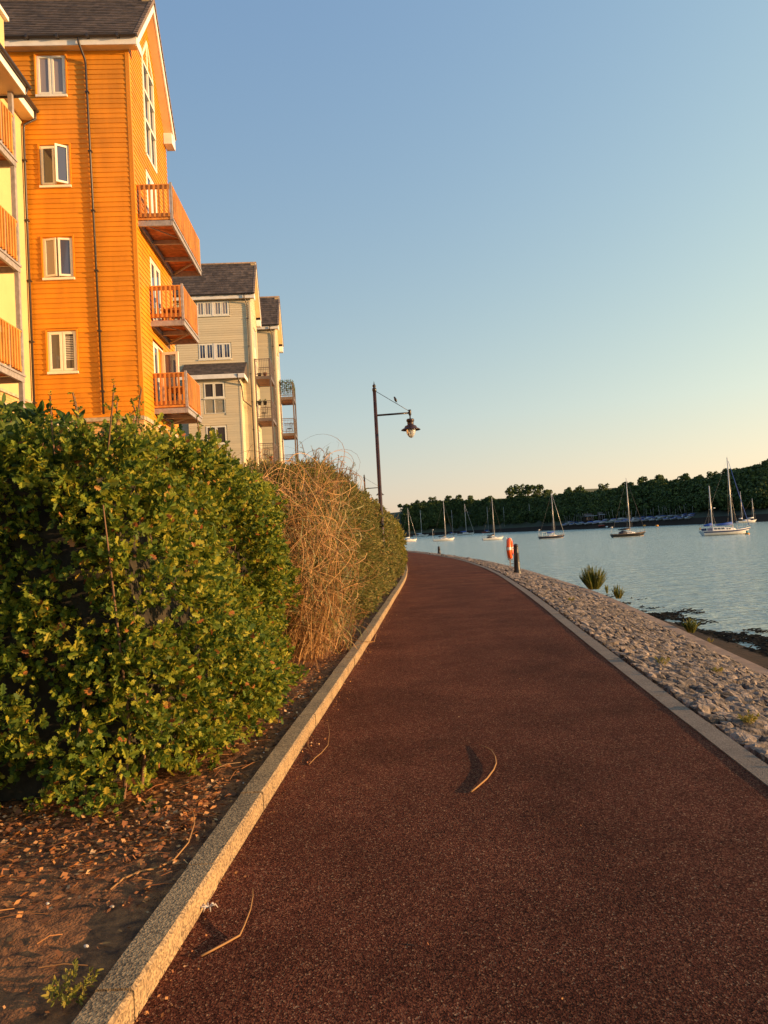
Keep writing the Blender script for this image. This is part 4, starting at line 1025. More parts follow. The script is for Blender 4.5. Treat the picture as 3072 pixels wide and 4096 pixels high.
def yacht(loc, head, L_, label, hull='white_hull', mast_h=None, cover='blue_cover', boot='antifoul', stripe=None, detail=2, mastx=.08, group='yachts moored on the river', roller=True, hood=None, second=None, ndm='wire', boom=True):
    e = empty('sailing_boat', loc, head); tag(e, label, 'sailing boat', group)
    fb = L_ * .085; B_ = L_ * .3; rows = hull_rows(L_, B_, fb)
    mb = hull_mesh(rows)
    hl = mb.build('hull', BM[hull], e)
    bt = [[(x, y * 1.0 + .01, z) for x, y, z in r] for r in rows]
    bb = MB(); wl_ = []
    for r in rows:
        zs = [p[2] for p in r]
        def atz(z):
            return (np.interp(z, zs, [p[0] for p in r]), np.interp(z, zs, [p[1] for p in r]) + .012, z)
        wl_.append([atz(-.1), atz(.02), atz(.09)])
    for s_ in (1, -1):
        V = [(x, y * s_, z) for r in wl_ for x, y, z in r]; bb.add(V, [(i * 3 + j, (i + 1) * 3 + j, (i + 1) * 3 + j + 1, i * 3 + j + 1) for i in range(len(wl_) - 1) for j in range(2)])
    bb.build('waterline', BM[boot], hl)
    if stripe:
        sb = MB(); W3 = []
        for r in rows:
            zs = [p[2] for p in r]; zt = zs[-1]
            W3.append([(np.interp(z, zs, [p[0] for p in r]), np.interp(z, zs, [p[1] for p in r]) + .014, z) for z in (zt - fb * .34, zt - fb * .04)])
        for s_ in (1, -1): sb.add([(x, y * s_, z) for r in W3 for x, y, z in r], [(i * 2, i * 2 + 2, i * 2 + 3, i * 2 + 1) for i in range(len(W3) - 1)])
        sb.build('stripe', BM[stripe], hl)
    db = MB(); D_ = [r[-1] for r in rows]; n = len(D_)
    db.add([(x, y, z + .01) for x, y, z in D_] + [(x, -y, z + .01) for x, y, z in D_], [(i, i + 1, n + i + 1, n + i) for i in range(n - 1)])
    for s_ in (1, -1):
        for i in range(n - 1): db.bar((D_[i][0], D_[i][1] * s_, D_[i][2] + .03), (D_[i + 1][0], D_[i + 1][1] * s_, D_[i + 1][2] + .03), .05, .06)
    db.build('deck', BM['teak'] if hull != 'white_hull' else BM['white_hull'], e)
    zt = fb * 1.02; cx0, cx1 = -.12 * L_, .20 * L_
    cb = MB()
    V = []
    for x, w, h in ((cx0 - .02 * L_, .19, .0), (cx0, .18, .075), (cx0 + .12 * L_, .18, .08), (cx1 - .06 * L_, .15, .055), (cx1, .10, .0)):
        V += [(x, -w * B_ * 1.6, zt), (x, -w * B_ * 1.3, zt + h * L_ * .75), (x, w * B_ * 1.3, zt + h * L_ * .75), (x, w * B_ * 1.6, zt)]
    cb.add(V, [(i * 4 + j, (i + 1) * 4 + j, (i + 1) * 4 + j + 1, i * 4 + j + 1) for i in range(4) for j in range(3)]); cab = cb.build('cabin', BM['white_hull'], e)
    wb = MB()
    for s_ in (-1, 1):
        for k in range(3):
            x = cx0 + .03 * L_ + k * .055 * L_; wb.box(x, x + .035 * L_, s_ * B_ * .262 - .02, s_ * B_ * .262 + .02, zt + .02 * L_, zt + .042 * L_)
    wb.build('cabin_window', BM['winglass'], cab)
    mh = mast_h or L_ * 1.25; mx = mastx * L_; mr = max(.085, L_ * .0120)
    def rig(mx, mh, parent_e, bl, tp=1.0, cov=cover, fs=True, bs=True):
        mb = MB(); mb.tube([(mx, 0, zt), (mx - .01 * mh, 0, zt + mh)], [mr, mr * .75], 8); 
        if detail > 1: mb.bar((mx - .01 * mh, 0, zt + mh), (mx - .01 * mh - .25, 0, zt + mh + .1), .02); mb.bar((mx - .01 * mh, 0, zt + mh), (mx - .01 * mh, 0, zt + mh + .3), .015)
        m_ = mb.build('mast', BM['mast'], e)
        sp_ = MB()
        hs_ = (.48, .75) if detail > 1 and mh > 9 else (.52,)
        for h in hs_:
            w = L_ * .075 * (1 if h < .6 else .8); sp_.bar((mx - .1, -w, zt + mh * h + .05), (mx - .01, 0, zt + mh * h), .05); sp_.bar((mx - .01, 0, zt + mh * h), (mx - .1, w, zt + mh * h + .05), .05)
        sp_.build('spreader', BM['mast'], m_)
        wr = MB(); tip = (mx - .01 * mh, 0, zt + mh * .98); w0 = L_ * .075; r0 = .012 if detail > 1 else .014
        for s_ in (-1, 1):
            wr.bar((mx - .15, s_ * B_ * .46, zt), (mx - .1, s_ * w0, zt + mh * hs_[0]), r0); wr.bar((mx - .1, s_ * w0, zt + mh * hs_[0]), tip, r0)
            if detail > 1: wr.bar((mx - .5, s_ * B_ * .46, zt), (mx, 0, zt + mh * .48), r0); wr.bar((mx + .4, s_ * B_ * .45, zt), (mx, 0, zt + mh * .48), r0)
        if fs and not roller: wr.bar((L_ * .47, 0, fb * 1.3), tip, r0)
        if bs: wr.bar((-L_ * .48, 0, fb * 1.1), tip, r0)
        wr.build('rigging', BM['wire'], e)
        if fs and roller: rb_ = MB(); rb_.tube([(L_ * .48, 0, fb * 1.35 + .3), (mx + .05, 0, zt + mh * .95)], [mr * .55, mr * .35], 6); rb_.build('furled_sail', BM['mast' if roller is True else roller], e)
        if boom:
            bo = MB(); bo.tube([(mx - .05, 0, zt + .075 * L_ + .3), (mx - bl, 0, zt + .08 * L_ + .3)], mr * .6, 6); B2 = bo.build('boom', BM['mast'], e)
            co = MB(); co.tube([(mx - .02, 0, zt + .95 + .05 * L_ ), (mx - .12, 0, zt + .075 * L_ + .62), (mx - bl * .4, 0, zt + .08 * L_ + .45), (mx - bl * .97, 0, zt + .08 * L_ + .36)], [mr * 1.2, mr * 2.6, mr * 2.3, mr * 1.1], 8); co.build('sail_cover', BM[cov], B2)
    rig(mx, mh, e, L_ * .36)
    if second: rig(second[0] * L_, second[1], e, L_ * .18, fs=False, bs=False)
    if detail > 1:
        pb_ = MB(); x1 = L_ * .49
        for s_ in (-1, 1):
            pts = [(x1, 0, fb * 1.35 + .55), (x1 - .5, s_ * .28, fb * 1.3 + .55), (x1 - 1.3, s_ * B_ * .28, fb * 1.2 + .5)]
            pb_.tube(pts, .014, 5); pb_.bar(pts[1], (pts[1][0], pts[1][1], fb * 1.25), .022); pb_.bar(pts[2], (pts[2][0], pts[2][1], fb * 1.2), .022)
            for i in range(2, n - 2, 2): pb_.bar((D_[i][0], D_[i][1] * s_ * .96, D_[i][2]), (D_[i][0], D_[i][1] * s_ * .96, D_[i][2] + .55), .02)
            for i in range(2, n - 4, 2): pb_.bar((D_[i][0], D_[i][1] * s_ * .96, D_[i][2] + .55), (D_[i + 2][0], D_[i + 2][1] * s_ * .96, D_[i + 2][2] + .55), .008)
            pb_.tube([(-L_ * .48, s_ * B_ * .3, fb * 1.05), (-L_ * .48, s_ * B_ * .3, fb + .65), (-L_ * .38, s_ * B_ * .38, fb + .6)], .014, 5)
        pb_.bar((-L_ * .48, -B_ * .3, fb + .62), (-L_ * .48, B_ * .3, fb + .62), .02); pb_.build('guard_rail', BM['mast'], e)
    if hood:
        hb_ = MB(); V = []
        for x, h in ((-.26, .0), (-.24, .07), (-.17, .10), (-.10, .085), (-.08, .04)):
            for yy, k in ((-.34, 0), (-.3, .8), (0, 1), (.3, .8), (.34, 0)): V.append((x * L_, yy * B_, zt + h * L_ * k))
        hb_.add(V, [(i * 5 + j, (i + 1) * 5 + j, (i + 1) * 5 + j + 1, i * 5 + j + 1) for i in range(4) for j in range(4)], True); hb_.build('sprayhood', BM[hood], e)
    return e
def wpos(px, py): return G(px, py, WZ)
# the near ketch at right
q = wpos(2905, 2139); k1 = yacht(q, rad(3), 10.6, 'large white and blue ketch with two masts, closest boat at the right', stripe='blue_stripe', mast_h=15.2, cover='blue_cover', mastx=.14, second=(-.27, 9.4), roller='blue_cover', detail=2)
wb = MB()
wb.box(-3.35, -.3, -1.05, 1.05, .95, 1.12); wb.add([(-3.3, -1.0, 1.12), (-.2, -1.0, 1.12), (-.7, -.85, 1.68), (-3.2, -.85, 1.68), (-3.3, 1.0, 1.12), (-.2, 1.0, 1.12), (-.7, .85, 1.68), (-3.2, .85, 1.68)], [(0, 1, 2, 3), (7, 6, 5, 4), (3, 2, 6, 7), (1, 5, 6, 2), (0, 3, 7, 4)])
wh = wb.build('wheelhouse', BM['white_hull'], k1); wg = MB()
for x0_, x1_ in ((-3.0, -2.35), (-2.25, -1.6), (-1.5, -.75)): wg.add([(x0_, -.99, 1.2), (x1_, -.99, 1.2), (x1_ - .05, -.90, 1.56), (x0_, -.90, 1.56)], [(0, 1, 2, 3)]); wg.add([(x0_, .99, 1.2), (x1_, .99, 1.2), (x1_ - .05, .90, 1.56), (x0_, .90, 1.56)], [(3, 2, 1, 0)])
wg.build('wheelhouse_window', BM['winglass'], wh)
mb = MB(); mb.box(-4.6, -3.5, -1.25, -1.22, 1.05, 1.55); mb.box(-4.6, -3.5, 1.22, 1.25, 1.05, 1.55); mb.build('dodger', BM['blue_stripe'], k1)
mb = MB(); mb.lathe([(0, 0), (.16, .02), (.2, .1), (.18, .2), (0, .24)], 12, (-2.2, 0, 5.6)); mb.build('radar_dome', BM['white_hull'], k1)
mb = MB(); mb.tube([(-5.25 + .0, .5 + .22 * math.cos(a), 1.5 + .26 * math.sin(a)) for a in np.linspace(-.9, 4.2, 12)], .06, 8); mb.build('horseshoe_buoy', BM['buoy_y'], k1)
# black sloop, navy sloop, white ones
q = wpos(2515, 2147); k2 = yacht(q, rad(6), 9.2, 'black hulled sloop with teak deck, second large boat from the right', 'black_hull', 14.2, 'sail_dark', 'white_hull', mastx=.05, roller='sail_dark', hood='sail_dark')
def windgen(B, L_, h=2.1, blades=True):
    mb = MB(); mb.tube([(-L_ * .47, .5, .6), (-L_ * .47, .5, .8 + h)], .045, 6); p_ = mb.build('wind_generator', BM['buoy_y'] if 0 else BM['mast'], B)
    mb = MB(); mb.tube([(-L_ * .5, .5, .85 + h), (-L_ * .42, .5, .85 + h)], [.06, .09], 8)
    for k in range(3):
        a = k * 2.09 + .5; mb.bar((-L_ * .43, .5, .85 + h), (-L_ * .43, .5 + .5 * math.cos(a), .85 + h + .5 * math.sin(a)), .05, .012)
    mb.build('rotor', BM['mast'], p_)
windgen(k2, 9.2, 1.8)
q = wpos(2208, 2154); k3 = yacht(q, rad(8), 8.3, 'navy blue sloop with a cream bimini frame and pale rolled foresail', 'navy_hull', 13.4, 'blue_cover', 'white_hull', mastx=.10, roller=True)
windgen(k3, 8.3, 2.0)
mb = MB()
for x in (-3.4, -2.0): mb.tube([(x, -1.0, .7), (x, -1.0, 1.7), (x, -.7, 2.0), (x, .7, 2.0), (x, 1.0, 1.7), (x, 1.0, .7)], .035, 6)
mb.box(-3.45, -1.95, -.8, .8, 2.0, 2.06); mb.build('bimini', BM['pale_cover'] if 0 else M['upvc'], k3)
q = wpos(1972, 2160); k4 = yacht(q, rad(10), 8.0, 'white sloop with a dark sprayhood moored just left of the lifebuoy', 'white_hull', 14.5, 'sail_dark', 'antifoul', mastx=.08, roller=False, hood='sail_dark')
q = wpos(1775, 2164); k5 = yacht(q, rad(6), 9.6, 'white sloop with a tiny wind vane mast on its stern, above the distant bollard', 'white_hull', 16.0, 'sail_dark', 'antifoul', mastx=.10, roller='sail_dark'); windgen(k5, 9.6, 4.2)
q = wpos(1636, 2166); k6 = yacht(q, rad(20), 9.0, 'white sloop half hidden by the end of the hedge', 'white_hull', 16.0, 'white_hull', 'buoy_y', mastx=.05)
# smaller far yachts
FAR = [(1684, 2145, 11.5, 'white_hull', 17, 'small white yacht farthest left with a bare mast, between hedge and first sloop', 'pale_cover'), (1862, 2139, 11, 'white_hull', 17, 'white yacht with a furled foresail partly behind the left white sloop', 'blue_cover'),
       (1810, 2137, 10, 'white_hull', 15, 'white yacht showing behind the bow of the left white sloop', 'blue_cover'), (1872, 2134, 0, '', 0, '', ''),
       (1952, 2130, 10, 'red_hull', 15, 'red hulled yacht behind the white sloop near the lifebuoy', 'blue_cover'), (2018, 2127, 9, 'white_hull', 14, 'white yacht with a thin mast straight above the lifebuoy', 'blue_cover'),
       (2121, 2123, 9.5, 'white_hull', 14.5, 'small white yacht between the lifebuoy and the navy sloop', 'white_hull'), (2988, 2089, 10.5, 'white_hull', 0, 'white motor sailer with two masts just right of the ketch bow', 'white_hull'),
       (3058, 2083, 8.5, 'white_hull', 9, 'white boat cut by the right edge of the picture', 'blue_cover')]
for px, py, L_, hl, mh, lab, cv in FAR:
    if not L_: continue
    p = wpos(px, py + 1.5)
    s_ = p.y; tgt = {1684: 64, 1862: 74, 1810: 40, 1952: 50, 2018: 40, 2121: 44, 2988: 86, 3058: 55}[px]; Lw = tgt * s_ / FPX
    mhp = {1684: 100, 1862: 118, 1810: 95, 1952: 100, 2018: 98, 2121: 105, 2988: 88, 3058: 55}[px]; mhw = mhp * s_ / FPX
    yacht(p, rad(8), Lw, lab, hl, mhw, cv, 'antifoul' if hl != 'red_hull' else 'white_hull', detail=1, mastx=.35 if px == 2988 else .06, roller=px in (1862,), group='small yachts moored near the far shore', second=(-.22, mhw * 1.35) if px == 2988 else None)
def buoy(p, r, m, label, top=None):
    e = empty('mooring_buoy', p); tag(e, label, 'mooring buoy', 'mooring buoys')
    mb = MB(); mb.lathe([(0, -r * .5), (r * .7, -r * .4), (r, 0), (r * .95, r * .3), (r * .55, r * .6), (0, r * .7)], 14); mb.build('float', BM[m], e)
    mb = MB(); mb.lathe([(r * .3, r * .5), (r * .45, r * .8), (r * .5, r * 1.2), (r * .3, r * 1.6), (0, r * 1.7)] if top else [(r * .08, r * .6), (r * .12, r * .8), (r * .1, r * .95), (0, r)], 12); mb.build('pick_up_float' if top else 'ring', BM[top or 'wire'], e)
buoy(wpos(2989, 2137), .48, 'buoy_y', 'orange mooring buoy topped by a teal float under the ketch bow', 'buoy_t')
buoy(wpos(2567, 2143.5), .42, 'buoy_y', 'orange mooring buoy under the bow of the black sloop')
buoy(wpos(2246, 2150), .55, 'buoy_y', 'yellow orange mooring buoy under the bow of the navy sloop')
for px, py, lab in ((2427, 2108, 'small pale buoy on the far beach just right of the red dinghy'), (2577, 2103, 'small yellow buoy near the far beach right of the black sloop'), (2628, 2103.5, 'small orange buoy off the far beach, between black sloop and ketch')):
    buoy(at(px, py, wpos(px, py + 6).y * .93), .8, 'buoy_y' if px > 2500 else 'white_hull', lab)
# boat park on the far shore
def shore_at(px, t):
    best = None
    for u in np.arange(0, 149, .25):
        x, y, z = hill_pt(u, t); d = abs(1536 + FPX * x / y + py_off(z, y) - px)
        if best is None or d < best[0]: best = (d, u)
    return Vector(hill_pt(best[1], t))
def dinghy(p, L_, rz, label, cover, mh, tilt=0, group='covered dinghies in the far boat park', under=None):
    e = empty('dinghy', p, rz); tag(e, label, 'dinghy', group)
    rows = hull_rows(L_, L_ * .36, L_ * .09, ns=7, tr=.7)
    hull_mesh(rows).build('hull', BM[under or 'white_hull'], e)
    mb = MB(); D_ = [r[-1] for r in rows]; n = len(D_)
    for s_ in (1, -1): mb.add([(x, y * s_ * 1.03, z + .02) for x, y, z in D_] + [(x, 0, z + L_ * .08 * math.sin(math.pi * min(1, .15 + i / n))) for i, (x, y, z) in enumerate(D_)], [(i, i + 1, n + i + 1, n + i) if s_ < 0 else (n + i, n + i + 1, i + 1, i) for i in range(n - 1)])
    mb.build('cover' if cover else 'thwarts', BM[cover or 'teak'], e)
    if mh: mb = MB(); mb.tube([(L_ * .1, 0, L_ * .1), (L_ * .1 + tilt * mh, 0, mh)], [.10, .07], 5); mb.build('mast', BM['wire'], e)
    return e
covers = ['blue_cover', 'blue_cover', 'blue_cover', 'pale_cover', 'blue_cover', 'white_hull', 'green_cover']
cname = {'blue_cover': 'blue', 'pale_cover': 'pale grey', 'white_hull': 'white', 'green_cover': 'grey green'}
marks = [(2300, 'left of the clubhouse'), (2400, 'right of the clubhouse'), (2500, 'behind the black sloop'), (2600, 'right of the black sloop'), (2700, 'well right of the black sloop'), (2790, 'left of the ketch')]
for k in range(64):
    px = 2262 + (k % 54) * 9.6 + random.uniform(-3, 3); row = k % 3; t = (.135, .165, .195)[row]
    if 2295 < px < 2410 and row == 2: t = .15
    p = shore_at(px, t); c = covers[(k * 5 + row) % 7]; Lb = random.uniform(5.0, 7.0); mh = random.uniform(6.0, 9.0) if random.random() < .8 else 0
    mk = min(marks, key=lambda m_: abs(m_[0] - px))[1]
    dinghy(p + Vector((0, 0, .45)), Lb, rad(random.uniform(-25, 35)), '%s covered dinghy in the boat park, %s' % (cname[c], mk), c, mh, random.uniform(-.22, .15), group='covered dinghies in the far boat park, %s %s' % (cname[c], mk))
p = shore_at(2402, .07); dinghy(p + Vector((0, 0, .5)), 5.2, rad(5), 'red open dinghy lying on the brown far beach', None, 0, group=None, under='red_hull')
# clubhouse
def club(px0, px1, py0, label, h, t=.19):
    p = shore_at((px0 + px1) / 2, t); w = (px1 - px0) / FPX * p.y
    e = empty('clubhouse', p); tag(e, label, 'building')
    mb = MB(); mb.box(-w / 2, w / 2, 0, 7, -2, h); mb.build('wall', BM['pale_cover'] if 0 else M['mud'], e)
    mb = MB(); mb.box(-w / 2 - .5, w / 2 + .5, -1.6, 7.5, h, h + .35); mb.add([(-w / 2, 1, h + .36), (w / 2, 1, h + .36), (w / 2, 4, h + 2.2), (-w / 2, 4, h + 2.2), (w / 2, 7, h + .36), (-w / 2, 7, h + .36)], [(0, 1, 2, 3), (3, 2, 4, 5), (1, 4, 2), (0, 3, 5)]); mb.build('roof', M['roof'], e)
    mb = MB(); mb.box(-w / 2 - .5, w / 2 + .5, -1.66, -1.6, h + .02, h + .3); mb.build('fascia', BM['pale_cover'], e)
    k = -w / 2 + .8
    while k < w / 2 - 1.8: mb = MB(); mb.box(k, k + 1.3, -.06, -.002, h * .35, h * .8); mb.build('window', BM['winglass'], e); k += 2.1
    return e
club(2338, 2388, 2060, 'long low clubhouse with pale roof edge behind the beached dinghies', 4.6)
club(2395, 2414, 2060, 'small gabled shed just right of the clubhouse', 5.2)
p = shore_at(2540, .12); e = empty('motor_cruiser', p + Vector((0, 0, .6)), rad(5)); tag(e, 'white motor cruiser ashore behind the mast of the black sloop', 'motor boat')
rows = hull_rows(8.5, 2.8, 1.2, ns=9); hull_mesh(rows).build('hull', BM['white_hull'], e)
mb = MB(); mb.box(-2.8, 1.6, -1.1, 1.1, 1.1, 2.3); mb.box(-2.4, .4, -1.0, 1.0, 2.32, 3.3); mb.build('cabin', BM['white_hull'], e); mb = MB(); mb.box(-2.3, .2, -1.03, -1.005, 2.5, 3.1); mb.box(-2.3, 1.2, -1.13, -1.105, 1.5, 2.0); mb.build('cabin_window', BM['winglass'], e)

# ================================================================ PLANTS
def leaf_faces(kind, L_, W_, fold=.35, bend=.15):
    """leaf along +x, two half blades folded along the midrib; returns verts, faces"""
    if kind == 'lobed': out = [(.10, .05), (.28, .42), (.42, .20), (.56, .50), (.68, .24), (.84, .34), (1, 0)]
    elif kind == 'lance': out = [(.2, .42), (.55, .5), (1, 0)]
    else: out = [(.15, .35), (.45, .5), (.8, .32), (1, 0)]
    V = [(0, 0, 0), (1, 0, 0)]; F = []
    zb = lambda t: -bend * t * t
    V = [(0, 0, 0), (L_, 0, zb(1) * L_)]
    for s_ in (1, -1):
        idx = [0]
        for t, w in out[:-1]:
            V.append((t * L_, s_ * w * W_, zb(t) * L_ + abs(w) * W_ * fold)); idx.append(len(V) - 1)
        idx.append(1); F.append(idx if s_ == 1 else idx[::-1])
    return V, F
def sprig(kind, n, L_, W_, stem, spread=1.0):
    V = []; F = []
    for i in range(n):
        v, f = leaf_faces(kind, L_ * random.uniform(.65, 1.2), W_ * random.uniform(.7, 1.2), random.uniform(.1, .6), random.uniform(-.1, .45))
        t = (i + .5) / n; a = i * 2.4 + random.uniform(-.4, .4); op = rad(random.uniform(35, 75)) * spread * (1.15 - .5 * t)
        d = (math.cos(op), math.sin(op) * math.cos(a), math.sin(op) * math.sin(a))
        B_ = basis(d, random.uniform(0, 6.28), 1); p = np.array([stem * t, 0, 0])
        b0 = len(V); V += [tuple(B_ @ np.array(q) + p) for q in v]; F += [[b0 + j for j in g] for g in f]
    return Proto(V, F)
HP = [sprig('lobed', random.choice((8, 11, 13)), random.choice((.038, .046, .056)), .040, random.uniform(.07, .13)) for _ in range(18)]
BP = [sprig('lance', 13, .085, .020, .20, .9) for _ in range(12)]
DP = [sprig('oval', 10, .085, .045, .16) for _ in range(8)]
EP = [sprig('oval', 12, .06, .028, .16) for _ in range(8)]
def nz3(x, y, z, f=1.0, s=0):
    return (math.sin(x * f * 2.1 + s) * math.cos(z * f * 2.7 + y * f + s) + math.sin(y * f * 1.9 + z * f * 1.3 + 2 + s) * .7 + .5 * math.sin((x + y) * f * 4.7 + z * f * 5.1 + s)) / 2.2
def hedge(name, label, cat, y0, y1, h, inset, width, protos, leaf, dens, amp=.12, seed=0, front=True, depth=.28, sc=1.0, core=True, topw=1.0, group=None, round_=.45, up=.35, gaps=-.55):
    """a clipped hedge following the kerb; its right face leans back from the path"""
    e = empty(name, (xl((y0 + y1) / 2) - inset((y0 + y1) / 2) - width / 2, (y0 + y1) / 2, 0)); tag(e, label, cat, group); off = np.array(e.location)
    def face(y, z):                       # x of the right face
        r = max(0, z - (h(y) - round_)) / round_
        return xl(y) - inset(y) - .10 * z - round_ * .55 * (1 - math.sqrt(max(0, 1 - min(1, r) ** 2))) + .05 * max(0, .5 - z) * -2
    items = []
    A1 = (y1 - y0) * 2.2; n1 = int(A1 * dens)
    def add(p, nrm, dp):
        p = np.array(p) - np.array(nrm) * dp
        if p[2] < .12 and random.random() < .6: return
        d = np.array(nrm) * random.uniform(.4, 1.1) + rng.normal(size=3) * .5 + np.array([0, 0, up])
        s_ = random.uniform(.75, 1.25) * sc
        items.append((random.randrange(len(protos)), basis(d, random.uniform(0, 6.28), s_), p - off))
    def dpth(x, y, z):
        g = nz3(x, y, z, 1.1, seed)
        return (random.random() ** 1.6) * depth + (.22 if g < gaps else 0)
    for i in range(n1):
        y = random.uniform(y0, y1); z = random.uniform(.10, h(y) + .02); b_ = nz3(0, y, z, 1.6, seed) * amp
        if z < .2 and random.random() < .3: continue
        zz = z; x = face(y, min(z, h(y))) + b_
        # round the near corner in plan
        c = max(0, .45 - (y - y0)); x -= c * c * 1.0 if front else 0
        add((x, y, zz), (1, -.25 if y - y0 < .5 and front else 0, .3 if z > h(y) - .4 else 0), dpth(x, y, z))
    if front:
        n2 = int(width * 2.3 * dens)
        for i in range(n2):
            u = random.random() * width; z = random.uniform(.08, h(y0) + .02)
            x = face(y0, min(z, h(y0))) - .12 - u; b_ = nz3(x, 0, z, 1.6, seed + 5) * amp
            y = y0 - b_ + .12 * max(0, z - h(y0) + round_) / round_
            if z < .2 and random.random() < .3: continue
            add((x, y, z), (.15, -1, .3 if z > h(y0) - .4 else 0), dpth(x, y, z))
    n3 = int(width * (y1 - y0) * dens * .22 * topw)
    for i in range(n3):
        y = random.uniform(y0, y1); x = face(y, h(y) - .2) - random.random() ** 1.5 * width * .8
        add((x, y, h(y) + nz3(x, y, 0, 2.0, seed) * .10 - .05 + random.random() * .05), (.2, -.2, 1), random.random() * .15)
    V, L_, n_ = scatter(protos, items); np_mesh('leaves', V, L_, n_, leaf, e)
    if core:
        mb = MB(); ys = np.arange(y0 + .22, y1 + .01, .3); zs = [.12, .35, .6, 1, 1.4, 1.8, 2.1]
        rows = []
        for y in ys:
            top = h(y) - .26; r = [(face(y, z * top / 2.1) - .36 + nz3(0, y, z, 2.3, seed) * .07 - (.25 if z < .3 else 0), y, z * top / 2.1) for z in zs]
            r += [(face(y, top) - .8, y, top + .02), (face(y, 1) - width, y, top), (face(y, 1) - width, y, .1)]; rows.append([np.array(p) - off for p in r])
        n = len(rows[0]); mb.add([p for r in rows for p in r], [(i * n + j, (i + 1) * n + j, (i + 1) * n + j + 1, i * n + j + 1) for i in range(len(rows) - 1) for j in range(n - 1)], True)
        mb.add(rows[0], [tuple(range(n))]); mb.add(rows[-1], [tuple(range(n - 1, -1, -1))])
        mb.build('twigs', M['shade_core'], e)  # closed lumpy core, darkness between the leaves put into its colour
    # bare stems near the ground and through the gaps
    mb = MB()
    for i in range(int((y1 - y0) * 5)):
        y = random.uniform(y0 + .05, y1); x = face(y, .5) - random.uniform(.3, .6)
        mb.tube([Vector((x, y, 0)) - e.location, Vector((x + random.gauss(0, .08), y + random.gauss(0, .08), .5)) - e.location, Vector((x + random.gauss(.05, .15), y + random.gauss(0, .18), random.uniform(1, 1.9))) - e.location], [.014, .010, .004], 5, cap=False)
    if front:
        for i in range(int(width * 4)):
            x = face(y0, .5) - .2 - random.random() * width; y = y0 + random.uniform(.28, .6)
            mb.tube([Vector((x, y, 0)) - e.location, Vector((x + random.gauss(0, .1), y + random.gauss(-.03, .06), .6)) - e.location, Vector((x + random.gauss(0, .2), y + random.gauss(-.05, .08), random.uniform(1, 1.9))) - e.location], [.014, .010, .004], 5, cap=False)
    mb.build('stems', M['twig'], e)
    return e, face
def shoots(e, pts, protos, leaf, step=.07, name='shoot', sc=1.0, stemr=.005, lean=.25):
    """long shoots standing out of a shrub: thin stems set with sprigs"""
    items = []; mb = MB(); off = np.array(e.location)
    for x, y, z, L_ in pts:
        p = np.array([x, y, z]); d = np.array([random.gauss(lean * .5, lean), random.gauss(-.05, lean), 1.0]); d /= np.linalg.norm(d); P_ = [p - off]; k = 0
        q = p.copy(); bend = rng.normal(size=3) * .05
        while k < L_:
            q = q + d * step; d = d + bend * .5 + np.array([0, 0, -.03 * k]); d /= np.linalg.norm(d); k += step; P_.append(q - off)
            dd = d * .6 + rng.normal(size=3) * .6
            items.append((random.randrange(len(protos)), basis(dd, random.uniform(0, 6.28), sc * (1.0 - .5 * k / L_) * random.uniform(.6, 1.0)), q - off))
        mb.tube([Vector(v) for v in P_], [stemr] * len(P_), 4, cap=False)
    V, L2, n_ = scatter(protos, items); o = np_mesh('shoot_leaves', V, L2, n_, leaf, e); mb.build('shoot_stems', M['twig'], e)

h_haw = lambda y: interp(y, [(3.5, 2.29), (5, 2.34), (6.5, 2.33), (8, 2.30), (10, 2.27)])
ins_haw = lambda y: interp(y, [(3.9, .46), (4.5, .36), (5.5, .32), (7, .50), (9.5, .80)])
hw, fc = hedge('hawthorn_hedge', 'big green hawthorn hedge with lobed leaves filling the left foreground', 'hedge', 4.15, 9.7, h_haw, ins_haw, 2.3, HP, M['hawthorn'], 400, .24, 1, topw=1.2, gaps=-.38)
shoots(hw, [(fc(y, 2.2) - random.uniform(.1, .9), y, h_haw(y) - .12, random.uniform(.12, .45)) for y in [random.uniform(4.2, 8.5) for _ in range(75)]], HP, M['hawthorn'], .05, sc=.9)
e = empty('elder_shrub', (-2.45, 4.75, 0)); tag(e, 'darker broad leaved shrub rising above the hedge at the left edge', 'shrub')
items = [(random.randrange(8), basis(rng.normal(size=3) + np.array([.3, -.5, .6]), random.uniform(0, 6.28), random.uniform(.8, 1.2)), np.array([random.gauss(-.1, .26), random.gauss(0, .22), random.uniform(1.6, 2.55)])) for _ in range(210)]
V, L_, n_ = scatter(DP, items); np_mesh('leaves', V, L_, n_, M['dogwood'], e)
mb = MB()
for k in range(14): mb.tube([(random.gauss(0, .08), random.gauss(0, .08), 0), (random.gauss(-.05, .15), random.gauss(0, .12), 1.3), (random.gauss(-.1, .25), random.gauss(0, .2), random.uniform(2.1, 2.6))], [.016, .011, .004], 5, cap=False)
mb.build('stems', M['twig'], e)
